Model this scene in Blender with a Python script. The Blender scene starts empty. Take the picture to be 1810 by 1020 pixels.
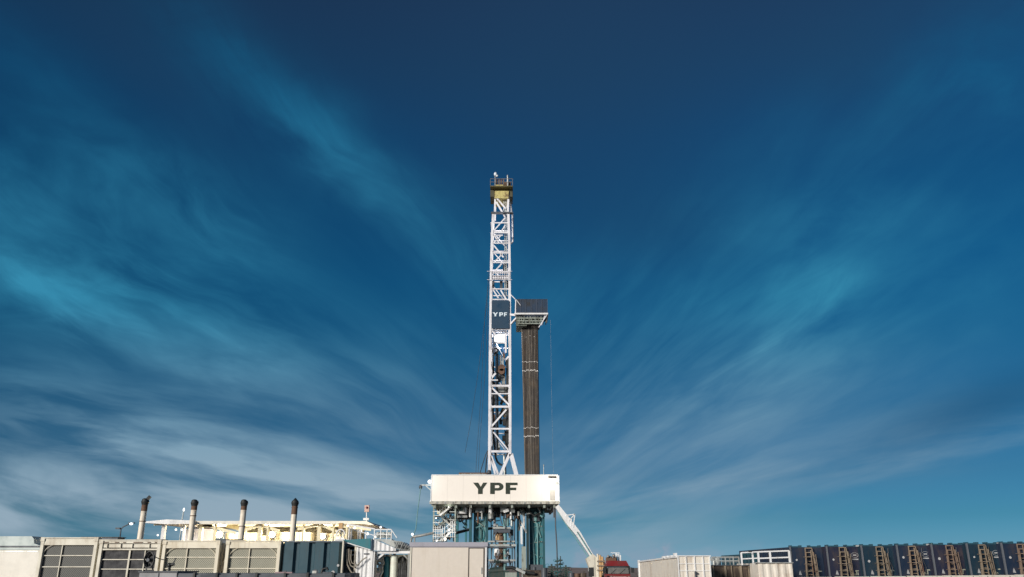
import bpy, bmesh, math, random
from mathutils import Vector, Matrix
R = random.Random(7)
C = bpy.context.scene.collection
F, CX, CY, PITCH, CAMZ = 1450.0, 905.0, 510.0, math.radians(18.848), 1.6
SP, CP = math.sin(PITCH), math.cos(PITCH)

# ------------------------------------------------------------------ placing: direction of a bearing at a real distance Y
def W(px, py, Y):
    v = (CY - py) / F
    t = Y / (CP - v * SP)
    return Vector(((px - CX) / F * t, Y, CAMZ + t * (SP + v * CP)))
def Zp(py, Y): return W(CX, py, Y).z
def Xp(px, py, Y): return W(px, py, Y).x

# ------------------------------------------------------------------ mesh builder
class MB:
    def __init__(s): s.v = []; s.f = []; s.sm = []
    def add(s, vs, fs, smooth=False):
        n = len(s.v); s.v += [tuple(v) for v in vs]
        for f in fs: s.f.append([i + n for i in f]); s.sm.append(smooth)
        return s
    def box(s, x0, x1, y0, y1, z0, z1):
        vs = [(x, y, z) for z in (z0, z1) for y in (y0, y1) for x in (x0, x1)]
        return s.add(vs, [(0, 2, 3, 1), (4, 5, 7, 6), (0, 1, 5, 4), (2, 6, 7, 3), (0, 4, 6, 2), (1, 3, 7, 5)])
    def beam(s, p, q, w, h=None, up=None):
        p, q = Vector(p), Vector(q); h = h or w; d = q - p
        if d.length < 1e-6: return s
        d.normalize(); u = Vector(up) if up else (Vector((0, 0, 1)) if abs(d.z) < .9 else Vector((0, 1, 0)))
        a = d.cross(u).normalized(); b = a.cross(d).normalized()
        vs = [c + a * (i * w / 2) + b * (j * h / 2) for c in (p, q) for i, j in ((-1, -1), (1, -1), (1, 1), (-1, 1))]
        return s.add(vs, [(3, 2, 1, 0), (4, 5, 6, 7), (0, 1, 5, 4), (1, 2, 6, 5), (2, 3, 7, 6), (3, 0, 4, 7)])
    def tube(s, p, q, r0, r1=None, n=10, caps=True):
        p, q = Vector(p), Vector(q); r1 = r0 if r1 is None else r1; d = (q - p)
        if d.length < 1e-6: return s
        d.normalize(); u = Vector((0, 0, 1)) if abs(d.z) < .9 else Vector((1, 0, 0))
        a = d.cross(u).normalized(); b = d.cross(a)
        vs = []
        for c, r in ((p, r0), (q, r1)):
            for k in range(n):
                t = 2 * math.pi * k / n; vs.append(c + a * math.cos(t) * r + b * math.sin(t) * r)
        s.add(vs, [(k, (k + 1) % n, n + (k + 1) % n, n + k) for k in range(n)], True)
        if caps: s.add(vs, [tuple(range(n))[::-1], tuple(range(n, 2 * n))])
        return s
    def path(s, pts, r, n=8):
        for a, b in zip(pts, pts[1:]): s.tube(a, b, r, n=n)
        for a in pts[1:-1]: s.ball(a, r, 6, 4)
        return s
    def ball(s, c, r, n=10, m=6, sz=1):
        c = Vector(c); vs = [c + Vector((0, 0, r * sz))]
        for i in range(1, m):
            t = math.pi * i / m
            for k in range(n):
                a = 2 * math.pi * k / n; vs.append(c + Vector((math.sin(t) * math.cos(a) * r, math.sin(t) * math.sin(a) * r, math.cos(t) * r * sz)))
        vs.append(c - Vector((0, 0, r * sz))); L = len(vs) - 1
        fs = [(0, 1 + k, 1 + (k + 1) % n) for k in range(n)]
        for i in range(m - 2):
            for k in range(n):
                a = 1 + i * n + k; b = 1 + i * n + (k + 1) % n; fs.append((a, a + n, b + n, b))
        fs += [(L, 1 + (m - 2) * n + (k + 1) % n, 1 + (m - 2) * n + k) for k in range(n)]
        return s.add(vs, fs, True)
    def prism(s, poly, y0, y1):           # poly: list of (x, z), extruded along Y
        n = len(poly)
        vs = [(x, y0, z) for x, z in poly] + [(x, y1, z) for x, z in poly]
        return s.add(vs, [tuple(range(n)), tuple(range(n, 2 * n))[::-1]] + [(k, (k + 1) % n, n + (k + 1) % n, n + k) for k in range(n)])
    def ring(s, c, r, w, y0, y1, sx=1, n=28):   # flat ring facing the camera side
        cx, cz = c; vs = []
        for y in (y0, y1):
            for rr in (r, r - w):
                for k in range(n):
                    t = 2 * math.pi * k / n; vs.append((cx + math.cos(t) * rr * sx, y, cz + math.sin(t) * rr))
        fs = []
        for k in range(n):
            j = (k + 1) % n
            fs += [(k, j, n + j, n + k), (2 * n + j, 2 * n + k, 3 * n + k, 3 * n + j), (k, 2 * n + k, 2 * n + j, j), (n + j, 3 * n + j, 3 * n + k, n + k)]
        return s.add(vs, fs)
    def build_split(s, name, mat, parent=None, gap=.02):
        """one object for every separate piece"""
        par = list(range(len(s.v)))
        def find(i):
            while par[i] != i: par[i] = par[par[i]]; i = par[i]
            return i
        for f in s.f:
            for i in f[1:]: par[find(i)] = find(f[0])
        isl = {}
        for i, v in enumerate(s.v): isl.setdefault(find(i), []).append(i)
        keys = list(isl); bb = {k: ([min(s.v[i][a] for i in isl[k]) - gap for a in range(3)], [max(s.v[i][a] for i in isl[k]) + gap for a in range(3)]) for k in keys}
        for n_, a in enumerate(keys):
            for b in keys[n_ + 1:]:
                if find(a) != find(b) and all(bb[a][0][q] <= bb[b][1][q] and bb[b][0][q] <= bb[a][1][q] for q in range(3)): par[find(a)] = find(b)
        grp = {}
        for fi, f in enumerate(s.f): grp.setdefault(find(f[0]), []).append(fi)
        out = []
        for fl in grp.values():
            m = MB(); mp = {}
            for fi in fl:
                for i in s.f[fi]:
                    if i not in mp: mp[i] = len(m.v); m.v.append(s.v[i])
                m.f.append([mp[i] for i in s.f[fi]]); m.sm.append(s.sm[fi])
            out.append(m.build(name, mat, parent))
        return out[0]
    def build(s, name, mat, parent=None, smooth=False):
        me = bpy.data.meshes.new(name); off = Vector((0, 0, 0)); q = parent
        if parent is not None:
            r = parent
            while r.parent: r = r.parent
            off = r.location.copy()
        me.from_pydata([Vector(v) - off for v in s.v], [], s.f)
        me.materials.append(mat)
        for p, sm in zip(me.polygons, s.sm): p.use_smooth = sm
        bm = bmesh.new(); bm.from_mesh(me); bmesh.ops.recalc_face_normals(bm, faces=bm.faces); bm.to_mesh(me); bm.free()
        o = bpy.data.objects.new(name, me); C.objects.link(o)
        if parent is not None: o.parent = parent
        return o

def tag(o, label=None, cat=None, group=None, kind=None):
    if label: o['label'] = label
    if cat: o['category'] = cat
    if group: o['group'] = group
    if kind: o['kind'] = kind
    return o
def thing(name, label, cat, loc, group=None):
    o = bpy.data.objects.new(name, None); C.objects.link(o); o.location = loc; o.empty_display_size = .2
    return tag(o, label, cat, group)
def copy_tree(o, parent=None):
    c = o.copy(); C.objects.link(c)
    if parent is not None: c.parent = parent
    for ch in [x for x in KIDS.get(o.name, [])]: copy_tree(ch, c)
    return c
KIDS = {}
def index_kids():
    KIDS.clear()
    for o in bpy.data.objects:
        if o.parent: KIDS.setdefault(o.parent.name, []).append(o)

# ------------------------------------------------------------------ materials
def lin(c): return tuple((x / 255 / 12.92) if x / 255 <= .04045 else ((x / 255 + .055) / 1.055) ** 2.4 for x in c)
class NT:
    def __init__(s, nt): s.nt = nt
    def n(s, t, **k):
        o = s.nt.nodes.new(t)
        for a, b in k.items(): setattr(o, a, b)
        return o
    def put(s, sock, v):
        if isinstance(v, bpy.types.NodeSocket): s.nt.links.new(v, sock)
        elif v is not None: sock.default_value = v
    def m(s, op, a, b=None, c=None, clamp=False):
        o = s.n('ShaderNodeMath', operation=op); o.use_clamp = clamp
        for i, v in enumerate((a, b, c)): s.put(o.inputs[i], v)
        return o.outputs[0]
    def noise(s, vec, scale, detail=4, rough=.55, dist=0):
        o = s.n('ShaderNodeTexNoise'); s.put(o.inputs['Vector'], vec)
        o.inputs['Scale'].default_value = scale; o.inputs['Detail'].default_value = detail
        o.inputs['Roughness'].default_value = rough; o.inputs['Distortion'].default_value = dist
        return o.outputs[0]
    def mapr(s, v, a, b, c=0., d=1., smooth=True):
        o = s.n('ShaderNodeMapRange'); o.interpolation_type = 'SMOOTHSTEP' if smooth else 'LINEAR'
        s.put(o.inputs[0], v)
        for i, x in enumerate((a, b, c, d)): s.put(o.inputs[i + 1], x)
        return o.outputs[0]
    def mix(s, f, a, b, mode='MIX'):
        o = s.n('ShaderNodeMix', data_type='RGBA', blend_type=mode)
        s.put(o.inputs[0], f)
        for i, v in ((6, a), (7, b)):
            if isinstance(v, tuple) and len(v) == 3: v = (*v, 1)
            s.put(o.inputs[i], v)
        return o.outputs[2]
    def comb(s, x, y, z):
        o = s.n('ShaderNodeCombineXYZ')
        for i, v in enumerate((x, y, z)): s.put(o.inputs[i], v)
        return o.outputs[0]

MATS = {}
def paint(name, col, rough=.55, metal=0., dirt=None, amount=.5, scale=1.3, streak=True, grid=None, bump=.0):
    """painted metal: a base colour, patches of dirt and rain streaks running down"""
    if name in MATS: return MATS[name]
    m = bpy.data.materials.new(name); m.use_nodes = True; t = NT(m.node_tree); b = m.node_tree.nodes['Principled BSDF']
    tc = t.n('ShaderNodeTexCoord').outputs['Object']
    sp = t.n('ShaderNodeSeparateXYZ'); t.put(sp.inputs[0], tc)
    n1 = t.noise(tc, scale, 6, .62)
    st = t.noise(t.comb(t.m('MULTIPLY', sp.outputs[0], 7.), t.m('MULTIPLY', sp.outputs[1], 7.), t.m('MULTIPLY', sp.outputs[2], .7)), 1., 4, .6)
    f = t.m('ADD', t.mapr(n1, .48, .72), t.mapr(st, .5, .75)) if streak else t.mapr(n1, .45, .75)
    f = t.m('MULTIPLY', f, amount, clamp=True)
    dirt = dirt or tuple(c * .45 for c in col)
    colr = t.mix(f, tuple(col), tuple(dirt))
    fine = t.noise(tc, 9., 4, .6)
    colr = t.mix(1., colr, t.mix(fine, (.93, .93, .93), (1.05, 1.05, 1.05)), 'MULTIPLY')
    t.put(b.inputs['Base Color'], colr)
    t.put(b.inputs['Roughness'], t.mapr(n1, .3, .7, max(.05, rough - .12), min(1, rough + .15)))
    b.inputs['Metallic'].default_value = metal
    if bump:
        bp = t.n('ShaderNodeBump'); bp.inputs['Strength'].default_value = bump; t.put(bp.inputs['Height'], fine); t.put(b.inputs['Normal'], bp.outputs[0])
    MATS[name] = m; return m
def glow(name, col, s):
    m = bpy.data.materials.new(name); m.use_nodes = True; b = m.node_tree.nodes['Principled BSDF']
    b.inputs['Base Color'].default_value = (.8, .8, .8, 1); b.inputs['Emission Color'].default_value = (*col, 1); b.inputs['Emission Strength'].default_value = s
    return m
def mesh_mat(name, wire, back, cell=.085):
    """expanded metal grille: diamond wires over a dark radiator core"""
    m = bpy.data.materials.new(name); m.use_nodes = True; t = NT(m.node_tree); b = m.node_tree.nodes['Principled BSDF']
    tc = t.n('ShaderNodeTexCoord').outputs['Object']; sp = t.n('ShaderNodeSeparateXYZ'); t.put(sp.inputs[0], tc)
    x, z = sp.outputs[0], sp.outputs[2]
    def w(sgn):
        a = t.m('ADD', t.m('DIVIDE', x, cell), t.m('MULTIPLY', t.m('DIVIDE', z, cell), sgn))
        return t.m('GREATER_THAN', t.m('ABSOLUTE', t.m('SUBTRACT', t.m('FRACT', a), .5)), .36)
    f = t.m('MAXIMUM', w(1.), w(-1.))
    big = t.noise(tc, 1.1, 4, .6)
    col = t.mix(f, t.mix(t.mapr(big, .35, .65), back, tuple(c * 1.7 for c in back)), wire)
    t.put(b.inputs['Base Color'], col); b.inputs['Roughness'].default_value = .6
    return m

cream = paint('cream_paint', (.70, .66, .55), dirt=(.30, .22, .15), amount=.35)
cream_lamplit = paint('lamplit_cream_paint', (.76, .70, .56), dirt=(.35, .25, .14), amount=.3)  # brighter, yellower cream with the lamps' warm light mixed into the colour
white = paint('white_paint', (.78, .78, .78), .45, dirt=(.40, .36, .33), amount=.35)
mastw = paint('mast_white_paint', (.80, .79, .82), .45, dirt=(.36, .30, .31), amount=.5, scale=.8)
panelw = paint('wall_panel_white', (.90, .83, .75), .5, dirt=(.80, .73, .65), amount=.3, scale=.5)
beige = paint('beige_paint', (.68, .61, .53), .5, dirt=(.58, .50, .41), amount=.35, scale=.7)
beige2 = paint('stained_cream_paint', (.72, .67, .59), .55, dirt=(.34, .24, .16), amount=.5, scale=.7)
lav = paint('grey_lilac_paint', (.36, .35, .40), .5, amount=.2)
teal = paint('teal_paint', (.025, .17, .20), .45, dirt=(.09, .12, .12), amount=.5)
tealL = paint('pale_teal_paint', (.14, .30, .31), .5, dirt=(.10, .13, .12), amount=.6)
petrol = paint('petrol_blue_paint', (.012, .060, .085), .5, dirt=(.03, .05, .06), amount=.5)
navy = paint('navy_paint', (.008, .020, .046), .5, dirt=(.045, .034, .036), amount=.7, scale=.9)
signnavy = paint('sign_navy_paint', (.009, .042, .085), .5, amount=.2)
grey = paint('grey_steel', (.30, .31, .30), .5, .3, dirt=(.10, .09, .07), amount=.7)
greyg = paint('grey_green_steel', (.32, .36, .32), .5, .1, dirt=(.10, .09, .06), amount=.8)
dgrey = paint('dark_grey_steel', (.075, .085, .10), .55, .1, amount=.5)
black = paint('black_steel', (.018, .02, .02), .5, amount=.2)
blackgreen = paint('dark_green_steel', (.02, .045, .04), .5, dirt=(.08, .06, .04), amount=.6)
galv = paint('galvanised_steel', (.50, .52, .50), .4, .4, dirt=(.22, .17, .12), amount=.6)
tan = paint('tan_ladder_paint', (.27, .21, .15), .6, dirt=(.16, .07, .04), amount=.8)
rust = paint('rusty_brown_steel', (.14, .075, .045), .75, dirt=(.05, .035, .03), amount=.8, bump=.2)
brownpit = paint('brown_stained_steel', (.055, .038, .028), .7, dirt=(.24, .19, .13), amount=.6, scale=2.)
yellow = paint('yellow_paint', (.55, .47, .18), .5, dirt=(.16, .10, .04), amount=.9, scale=2.2)
yellowp = paint('pale_yellow_paint', (.76, .70, .50), .5, dirt=(.4, .28, .12), amount=.4)
red = paint('red_paint', (.20, .020, .022), .45, dirt=(.12, .05, .045), amount=.5)
glass = paint('windscreen_glass', (.14, .14, .13), .35, dirt=(.24, .22, .20), amount=.7)
pipe_m = paint('drill_pipe_steel', (.06, .050, .043), .6, .2, dirt=(.15, .12, .09), amount=.8, scale=.6)
joint_m = paint('worn_bright_steel', (.34, .32, .30), .4, .4, amount=.5, scale=4)
stack_m = paint('stack_cream_paint', (.78, .70, .58), .6, dirt=(.30, .19, .11), amount=.6, scale=1.6)
letter_d = paint('dark_green_lettering', (.020, .030, .018), .6, amount=.1)
letter_w = paint('pale_blue_lettering', (.70, .80, .86), .6, amount=.1)
mark_w = paint('white_marking', (.44, .44, .44), .6, amount=.4, scale=4)
hose_m = paint('grey_hose_rubber', (.28, .25, .20), .7, amount=.4)
orange_m = paint('tan_orange_paint', (.55, .33, .14), .6, dirt=(.5, .42, .3), amount=.7, scale=3)
L_warm = glow('warm_lamp_glass', (1, .93, .74), 2.4)
L_cool = glow('cool_lamp_glass', (.90, .97, 1), 1.5)
L_soft = glow('small_lamp_glass', (1, .98, .9), 1.3)
L_mast = glow('mast_floodlight_glass', (.92, 1, .97), 1.6)
mesh_dark = mesh_mat('dark_grille', (.14, .14, .125), (.014, .015, .016))
mesh_lite = mesh_mat('pale_grille', (.44, .42, .32), (.075, .078, .065))
core_dark = paint('radiator_core', (.034, .034, .038), .7, amount=.3, scale=3)

# ------------------------------------------------------------------ lettering
def letter(mb, ch, x0, x1, z0, z1, y0, y1):
    T = lambda P: [(x0 + a * (x1 - x0), z0 + b * (z1 - z0)) for a, b in P]
    if ch == 'Y': mb.prism(T([(0, 1), (.36, 1), (.54, .62), (.72, 1), (1, 1), (.68, .44), (.68, 0), (.36, 0), (.36, .44)]), y0, y1)
    if ch == 'F': mb.prism(T([(0, 0), (.36, 0), (.36, .34), (.88, .34), (.88, .56), (.36, .56), (.36, .78), (1, .78), (1, 1), (0, 1)]), y0, y1)
    if ch == 'P':
        arc = [(.62 + .38 * math.sin(math.pi * k / 10), .65 + .35 * math.cos(math.pi * k / 10)) for k in range(11)]
        inn = [(.60 + .10 * math.sin(math.pi * k / 10), .65 + .13 * math.cos(math.pi * k / 10)) for k in range(10, -1, -1)]
        mb.prism(T([(0, 0), (.34, 0), (.34, 1), (0, 1)]), y0, y1)
        mb.prism(T([(.345, 1)] + arc + [(.345, .30), (.345, .52)] + inn + [(.345, .78)]), y0, y1)

# ------------------------------------------------------------------ ground and distance
def ground():
    m = bpy.data.materials.new('desert_ground'); m.use_nodes = True; t = NT(m.node_tree); b = m.node_tree.nodes['Principled BSDF']
    tc = t.n('ShaderNodeTexCoord').outputs['Object']
    a = t.noise(tc, .06, 8, .65); c = t.noise(tc, 1.7, 6, .7)
    col = t.mix(t.mapr(a, .35, .65), (.27, .18, .15), (.36, .27, .21))
    col = t.mix(t.mapr(c, .5, .7), col, (.13, .11, .07))
    t.put(b.inputs['Base Color'], col); b.inputs['Roughness'].default_value = .95
    bp = t.n('ShaderNodeBump'); bp.inputs['Strength'].default_value = .6; bp.inputs['Distance'].default_value = .1; t.put(bp.inputs['Height'], c); t.put(b.inputs['Normal'], bp.outputs[0])
    g = MB().add([(-5000, -300, 0), (5000, -300, 0), (5000, 6000, 0), (-5000, 6000, 0)], [(0, 1, 2, 3)]).build('ground', m); tag(g, kind='structure')
    h = MB(); n = 240; vs = []
    for k in range(n + 1):
        x = -1600 + 3200 * k / n
        hh = 2.5 + 2.2 * math.sin(k * .11 + 1) + 1.6 * math.sin(k * .31) + .8 * math.sin(k * .83)
        vs += [(x, 830, -.5), (x, 900, max(.6, hh) * .45), (x, 1080, -.5)]
    fs = []
    for k in range(n):
        a_ = 3 * k; fs += [(a_, a_ + 3, a_ + 4, a_ + 1), (a_ + 1, a_ + 4, a_ + 5, a_ + 2)]
    o = h.add(vs, fs, True).build('hills', m); tag(o, kind='structure')
    sm = paint('scrub_foliage', (.10, .095, .06), .9, dirt=(.20, .15, .10), amount=.8, scale=3)
    s = MB()
    for k in range(600):
        y = 130 + 300 * R.random() ** 1.5; x = y * R.uniform(-.75, .75); r = R.uniform(.25, .7)
        for j in range(5):
            c_ = Vector((x + R.uniform(-r, r) * .7, y + R.uniform(-r, r) * .7, R.uniform(.05, .5) * r)); q = r * R.uniform(.3, .55)
            vs = [c_ + Vector((R.uniform(-1, 1), R.uniform(-1, 1), R.uniform(-.6, 1))) * q for _ in range(5)]
            s.add(vs, [(0, 1, 2), (0, 2, 3), (0, 3, 4), (1, 4, 3), (1, 2, 4)])
    o = s.build('scrub', sm); tag(o, 'low dry scrub dotted over the flat desert ground', 'scrub', kind='stuff')
ground()

# ------------------------------------------------------------------ radiator-ended containers on the left
def radiator_container(px0, px1, ytop, Y, label, style):
    zt = Zp(ytop, Y); x0 = Xp(px0, 1000, Y); x1 = Xp(px1, 1000, Y); L = 9.5; p = .13
    t = thing('generator_container', label, 'container', ((x0 + x1) / 2, Y + L / 2, 0), 'radiator fronted generator containers in a row')
    m = cream if style < 2 else cream_lamplit  # containers near the lamps take the cream with lamplight mixed in
    b = MB(); b.box(x0 + .05, x1 - .05, Y + .35, Y + L, .16, zt - .03)
    k = Y + .6
    while k < Y + L - .2:
        b.box(x0 + .01, x0 + .045, k, k + .14, .2, zt - .1); b.box(x1 - .045, x1 - .01, k, k + .14, .2, zt - .1); k += .28
    b.build('body', m, t)
    fr = MB(); tb = .26 if style != 1 else .10
    fr.box(x0, x0 + p, Y, Y + .34, .1, zt); fr.box(x1 - p, x1, Y, Y + .34, .1, zt)
    fr.box(x0 + p, x1 - p, Y + .02, Y + .34, zt - tb, zt - .01); fr.box(x0 + p, x1 - p, Y + .02, Y + .34, .1, .3)
    fr.box(x0 - .01, x1 + .01, Y - .02, Y + .30, zt + .002, zt + .05)
    fr.build('end_frame', m, t)
    ox0, ox1, oz1 = x0 + p, x1 - p, zt - tb
    if style == 1:
        q = MB(); q.box(ox0, ox1, Y + .05, Y + .2, zt - .27, zt - .13); q.box(ox0 + .02, ox1, Y + .02, Y + .2, zt - .37, zt - .31)
        for i in range(4):
            a = ox0 + (ox1 - ox0) * (i + R.random() * .5) / 4
            q.box(a, a + .02, Y - .01, Y + .04, zt - .3, zt - .12)
        q.build('cross_rail', m, t); oz1 = zt - .37
        d = MB()
        for a, c in ((.06, .14), (.25, .31), (.38, .42), (.55, .7), (.78, .83), (.9, .93)):
            d.box(x0 + (x1 - x0) * a, x0 + (x1 - x0) * c, Y - .012, Y + .01, zt - .075, zt - .045)
        d.build_split('stain', rust, t)
    g = MB(); g.box(ox0 + .01, ox1 - .01, Y + .14, Y + .3, .3, oz1 - .01)
    g.build('grille', [mesh_dark, core_dark, mesh_lite, mesh_lite][style], t)
    bars = MB(); w = .035
    vb = [[.36], [.5, .78], [.42], [.42]][style]
    for f in vb:
        xx = ox0 + (ox1 - ox0) * f; ww = w * (2 if style == 1 and f == .5 else 1); bars.box(xx - ww / 2, xx + ww / 2, Y + .07, Y + .13, .3, oz1)
    for py in [(982, 1002), (989, 1006), (985, 1005), (985, 1005)][style]:
        z = Zp(py, Y); bars.box(ox0, ox1, Y + .085, Y + .125, z - w / 2, z + w / 2)
    bars.build('grille_bar', m, t)
    if style != 1:
        for sx, xx in ((1, ox0), (-1, ox1)):
            arc = MB(); pts = [Vector((xx + sx * .42 * (1 - math.cos(a)), Y + .08, oz1 - .44 * (1 - math.sin(a)))) for a in [math.pi / 2 * i / 7 for i in range(8)]]
            arc.path(pts, .013, 5)
            if not (style == 0 and sx == -1): arc.build('corner_arc', m, t)
    for xx in (x0 + p / 2, x1 - p / 2):
        MB().box(xx - .085, xx + .085, Y - .025, Y - .003, zt - .11, zt + .056).build('corner_casting', m, t)
    return x0, x1, zt
gs = []
gs.append(radiator_container(65, 166, 952, 36, 'cream generator container with dark mesh end, leftmost of the four', 0))
gs.append(radiator_container(170, 279, 956, 36, 'rust stained generator container with plain dark radiator behind a hose reel', 1))
gs.append(radiator_container(283, 384, 957.5, 36, 'warm lit cream container with pale mesh end right of the hose reel', 2))
gs.append(radiator_container(396, 493, 957.5, 36, 'warm lit cream container with pale mesh end touching the petrol blue container', 3))
# cable hanging in the gap between containers three and four
c = MB(); xa = Xp(388, 990, 36)
c.path([Vector((xa + dx, 36.2, Zp(y, 36))) for dx, y in ((0, 960), (.03, 972), (-.05, 985), (.04, 995), (0, 1012), (0, 1030))], .035)
c.path([Vector((xa + .12 + dx, 36.25, Zp(y, 36))) for dx, y in ((0, 962), (.03, 975), (.05, 986), (-.04, 996), (0, 1012), (0, 1030))], .025)
tag(c.build_split('hanging_cable', hose_m), 'brown power cables hanging in the gap between two mesh fronted containers', 'cable')

# exhaust stacks (each stands through the roof of a container)
def stack(px0, pyt, Y, pxb, label, cap, group='tall exhaust stacks above the containers'):
    b = W(pxb, 957, Y); b.z = 2.68; z1 = Zp(pyt + 8, Y); r = .138
    t = thing('exhaust_stack', label, 'exhaust stack', b, group)
    MB().tube(b, (b.x, Y, z1), r, r * .95, 20).build('pipe', stack_m, t)
    MB().tube((b.x, Y, b.z), (b.x, Y, b.z + .07), r * 1.7, r * 1.6, 20).build('base_collar', stack_m, t)
    c_ = MB()
    c_.tube((b.x, Y, z1 - .04), (b.x, Y, z1 + .1), r * 1.0, r * 1.32, 16); c_.tube((b.x, Y, z1 + .1), (b.x, Y, z1 + .2), r * 1.32, r * 1.1, 16)
    if cap == 1: c_.beam((b.x + .05, Y - .02, z1 + .17), (b.x + .2, Y, z1 + .36), .10, .14)
    if cap == 2: c_.tube((b.x, Y, z1 + .2), (b.x, Y, z1 + .33), r * 1.0, .02, 12)
    else: c_.ball((b.x - .02, Y, z1 + .2), r * 1.0, 12, 6, .5)
    MB().tube((b.x, Y, z1 - .22 - .1 * cap), (b.x, Y, z1 - .042), r * 1.02, r * .99, 18).build('scorched_collar', rust, t)
    c_.build('rain_cap', black, t)
    s = MB(); k = .3
    for q in range(1):
        zz = b.z + (z1 - b.z) * R.uniform(.35, .95); s.tube((b.x, Y, zz), (b.x, Y, zz + .035), r * 1.08, n=20)
    s.build('pipe_band', rust, t)
for i, (px, py, w_, lab) in enumerate(((176, 953, 1.6, 'low dark hatch on the roof of the leftmost generator container'), (262, 954.5, 1.1, 'flat dark junction box on the container roof just right of the first stack'), (402, 956.3, 1.0, 'low dark box on the container roof left of the pale third stack'))):
    Yh = 38; p_ = W(px, py, Yh); zb = 2.80 if i == 0 else 2.70
    hh = thing('roof_hatch', lab, 'hatch', (p_.x, Yh, zb))
    MB().box(p_.x - w_ / 2, p_.x + w_ / 2, Yh, Yh + .7, zb - .05, zb + .10).build('case', dgrey, hh)
    MB().box(p_.x - w_ / 2 - .04, p_.x + w_ / 2 + .04, Yh - .04, Yh + .74, zb + .102, zb + .13).build('lid', black, hh)
stack(256, 883, 40, 247, 'cream exhaust stack with open flap cap left of the white canopy', 1)
stack(343, 885, 40, 336, 'tan rust streaked exhaust stack in front of the canopy joint', 0)
stack(431, 885, 40, 425, 'pale exhaust stack between the two brightest warm lamps', 0)
stack(520, 885, 40, 516, 'exhaust stack with pointed black cap above the petrol blue container', 2)

# petrol blue container with four deep corrugated panels
def blue_container():
    Y = 36; x0 = Xp(496, 1000, Y); x1 = Xp(604, 1000, Y); zt = Zp(956, Y)
    t = thing('blue_container', 'petrol blue container with four broad ribbed panels and white dots', 'container', ((x0 + x1) / 2, Y + 4, 0))
    b = MB(); b.box(x0 + .04, x1 - .04, Y + .16, Y + 6, .16, zt - .02)
    b.build('body', petrol, t)
    n = 4; w = (x1 - x0) / n
    pn = MB()
    for i in range(n):
        a = x0 + i * w + .06; c_ = x0 + (i + 1) * w - .07; pr = [(a, Y + .16), (a + .05, Y + .02), (c_ - .09, Y + .02), (c_, Y + .16)]
        vs = [(x, y, z) for z in (.3, zt - .06) for x, y in pr]
        pn.add(vs, [(0, 1, 5, 4), (1, 2, 6, 5), (2, 3, 7, 6), (4, 5, 6, 7), (0, 3, 2, 1)])
    pn.build('ribbed_panel', petrol, t)
    MB().box(x0, x1 - .03, Y - .01, Y + .2, zt - .055, zt).build('top_rail', paint('weathered_blue_rail', (.12, .15, .18), .5, amount=.6), t)
    MB().box(x1 - .028, x1 + .03, Y - .02, Y + .2, .1, zt + .01).build('corner_post', cream, t)
    for px, py in ((597.5, 999.5), (588.5, 1012)):
        p = W(px, py, Y); MB().tube((p.x, Y - .004, p.z), (p.x, Y + .015, p.z), .052 if py < 1005 else .075, n=14).build('white_dot', mark_w, t)
blue_container()

# pale cabin at the far left edge
def left_cabin():
    Y = 44; zt = Zp(948, Y); x1 = Xp(57, 950, Y); x2 = Xp(67, 990, Y); x0 = x1 - 9
    t = thing('portable_cabin', 'pale portable cabin with green grey rounded roof at the left edge', 'cabin', ((x0 + x2) / 2, Y + 1.5, 0))
    zc = Zp(972, Y)
    MB().prism([(x0, .2), (x2, .2), (x2, zc), (x0, zc)], Y, Y + 3).build('wall', paint('cabin_cream', (.78, .74, .66), .6, dirt=(.66, .64, .58), amount=.3), t)
    poly = [(x0, zc + .002), (x2 + .05, zc + .002), (x2 + .05, zc + .2), (x1 + .18, zt - .35), (x1 + .12, zt - .12), (x1, zt), (x0, zt)]
    MB().prism(poly, Y - .06, Y + 3.05).build('roof', paint('cabin_roof', (.50, .57, .55), .5, dirt=(.34, .40, .40), amount=.7, streak=False), t)
    MB().box(x0, x2 + .06, Y - .085, Y - .062, zc + .12, zc + .2).build('gutter', dgrey, t)
    MB().box(x0 + .5, x2, Y - .02, Y - .002, zc - .10, zc - .04).build('trim_strip', galv, t)
left_cabin()

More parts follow.
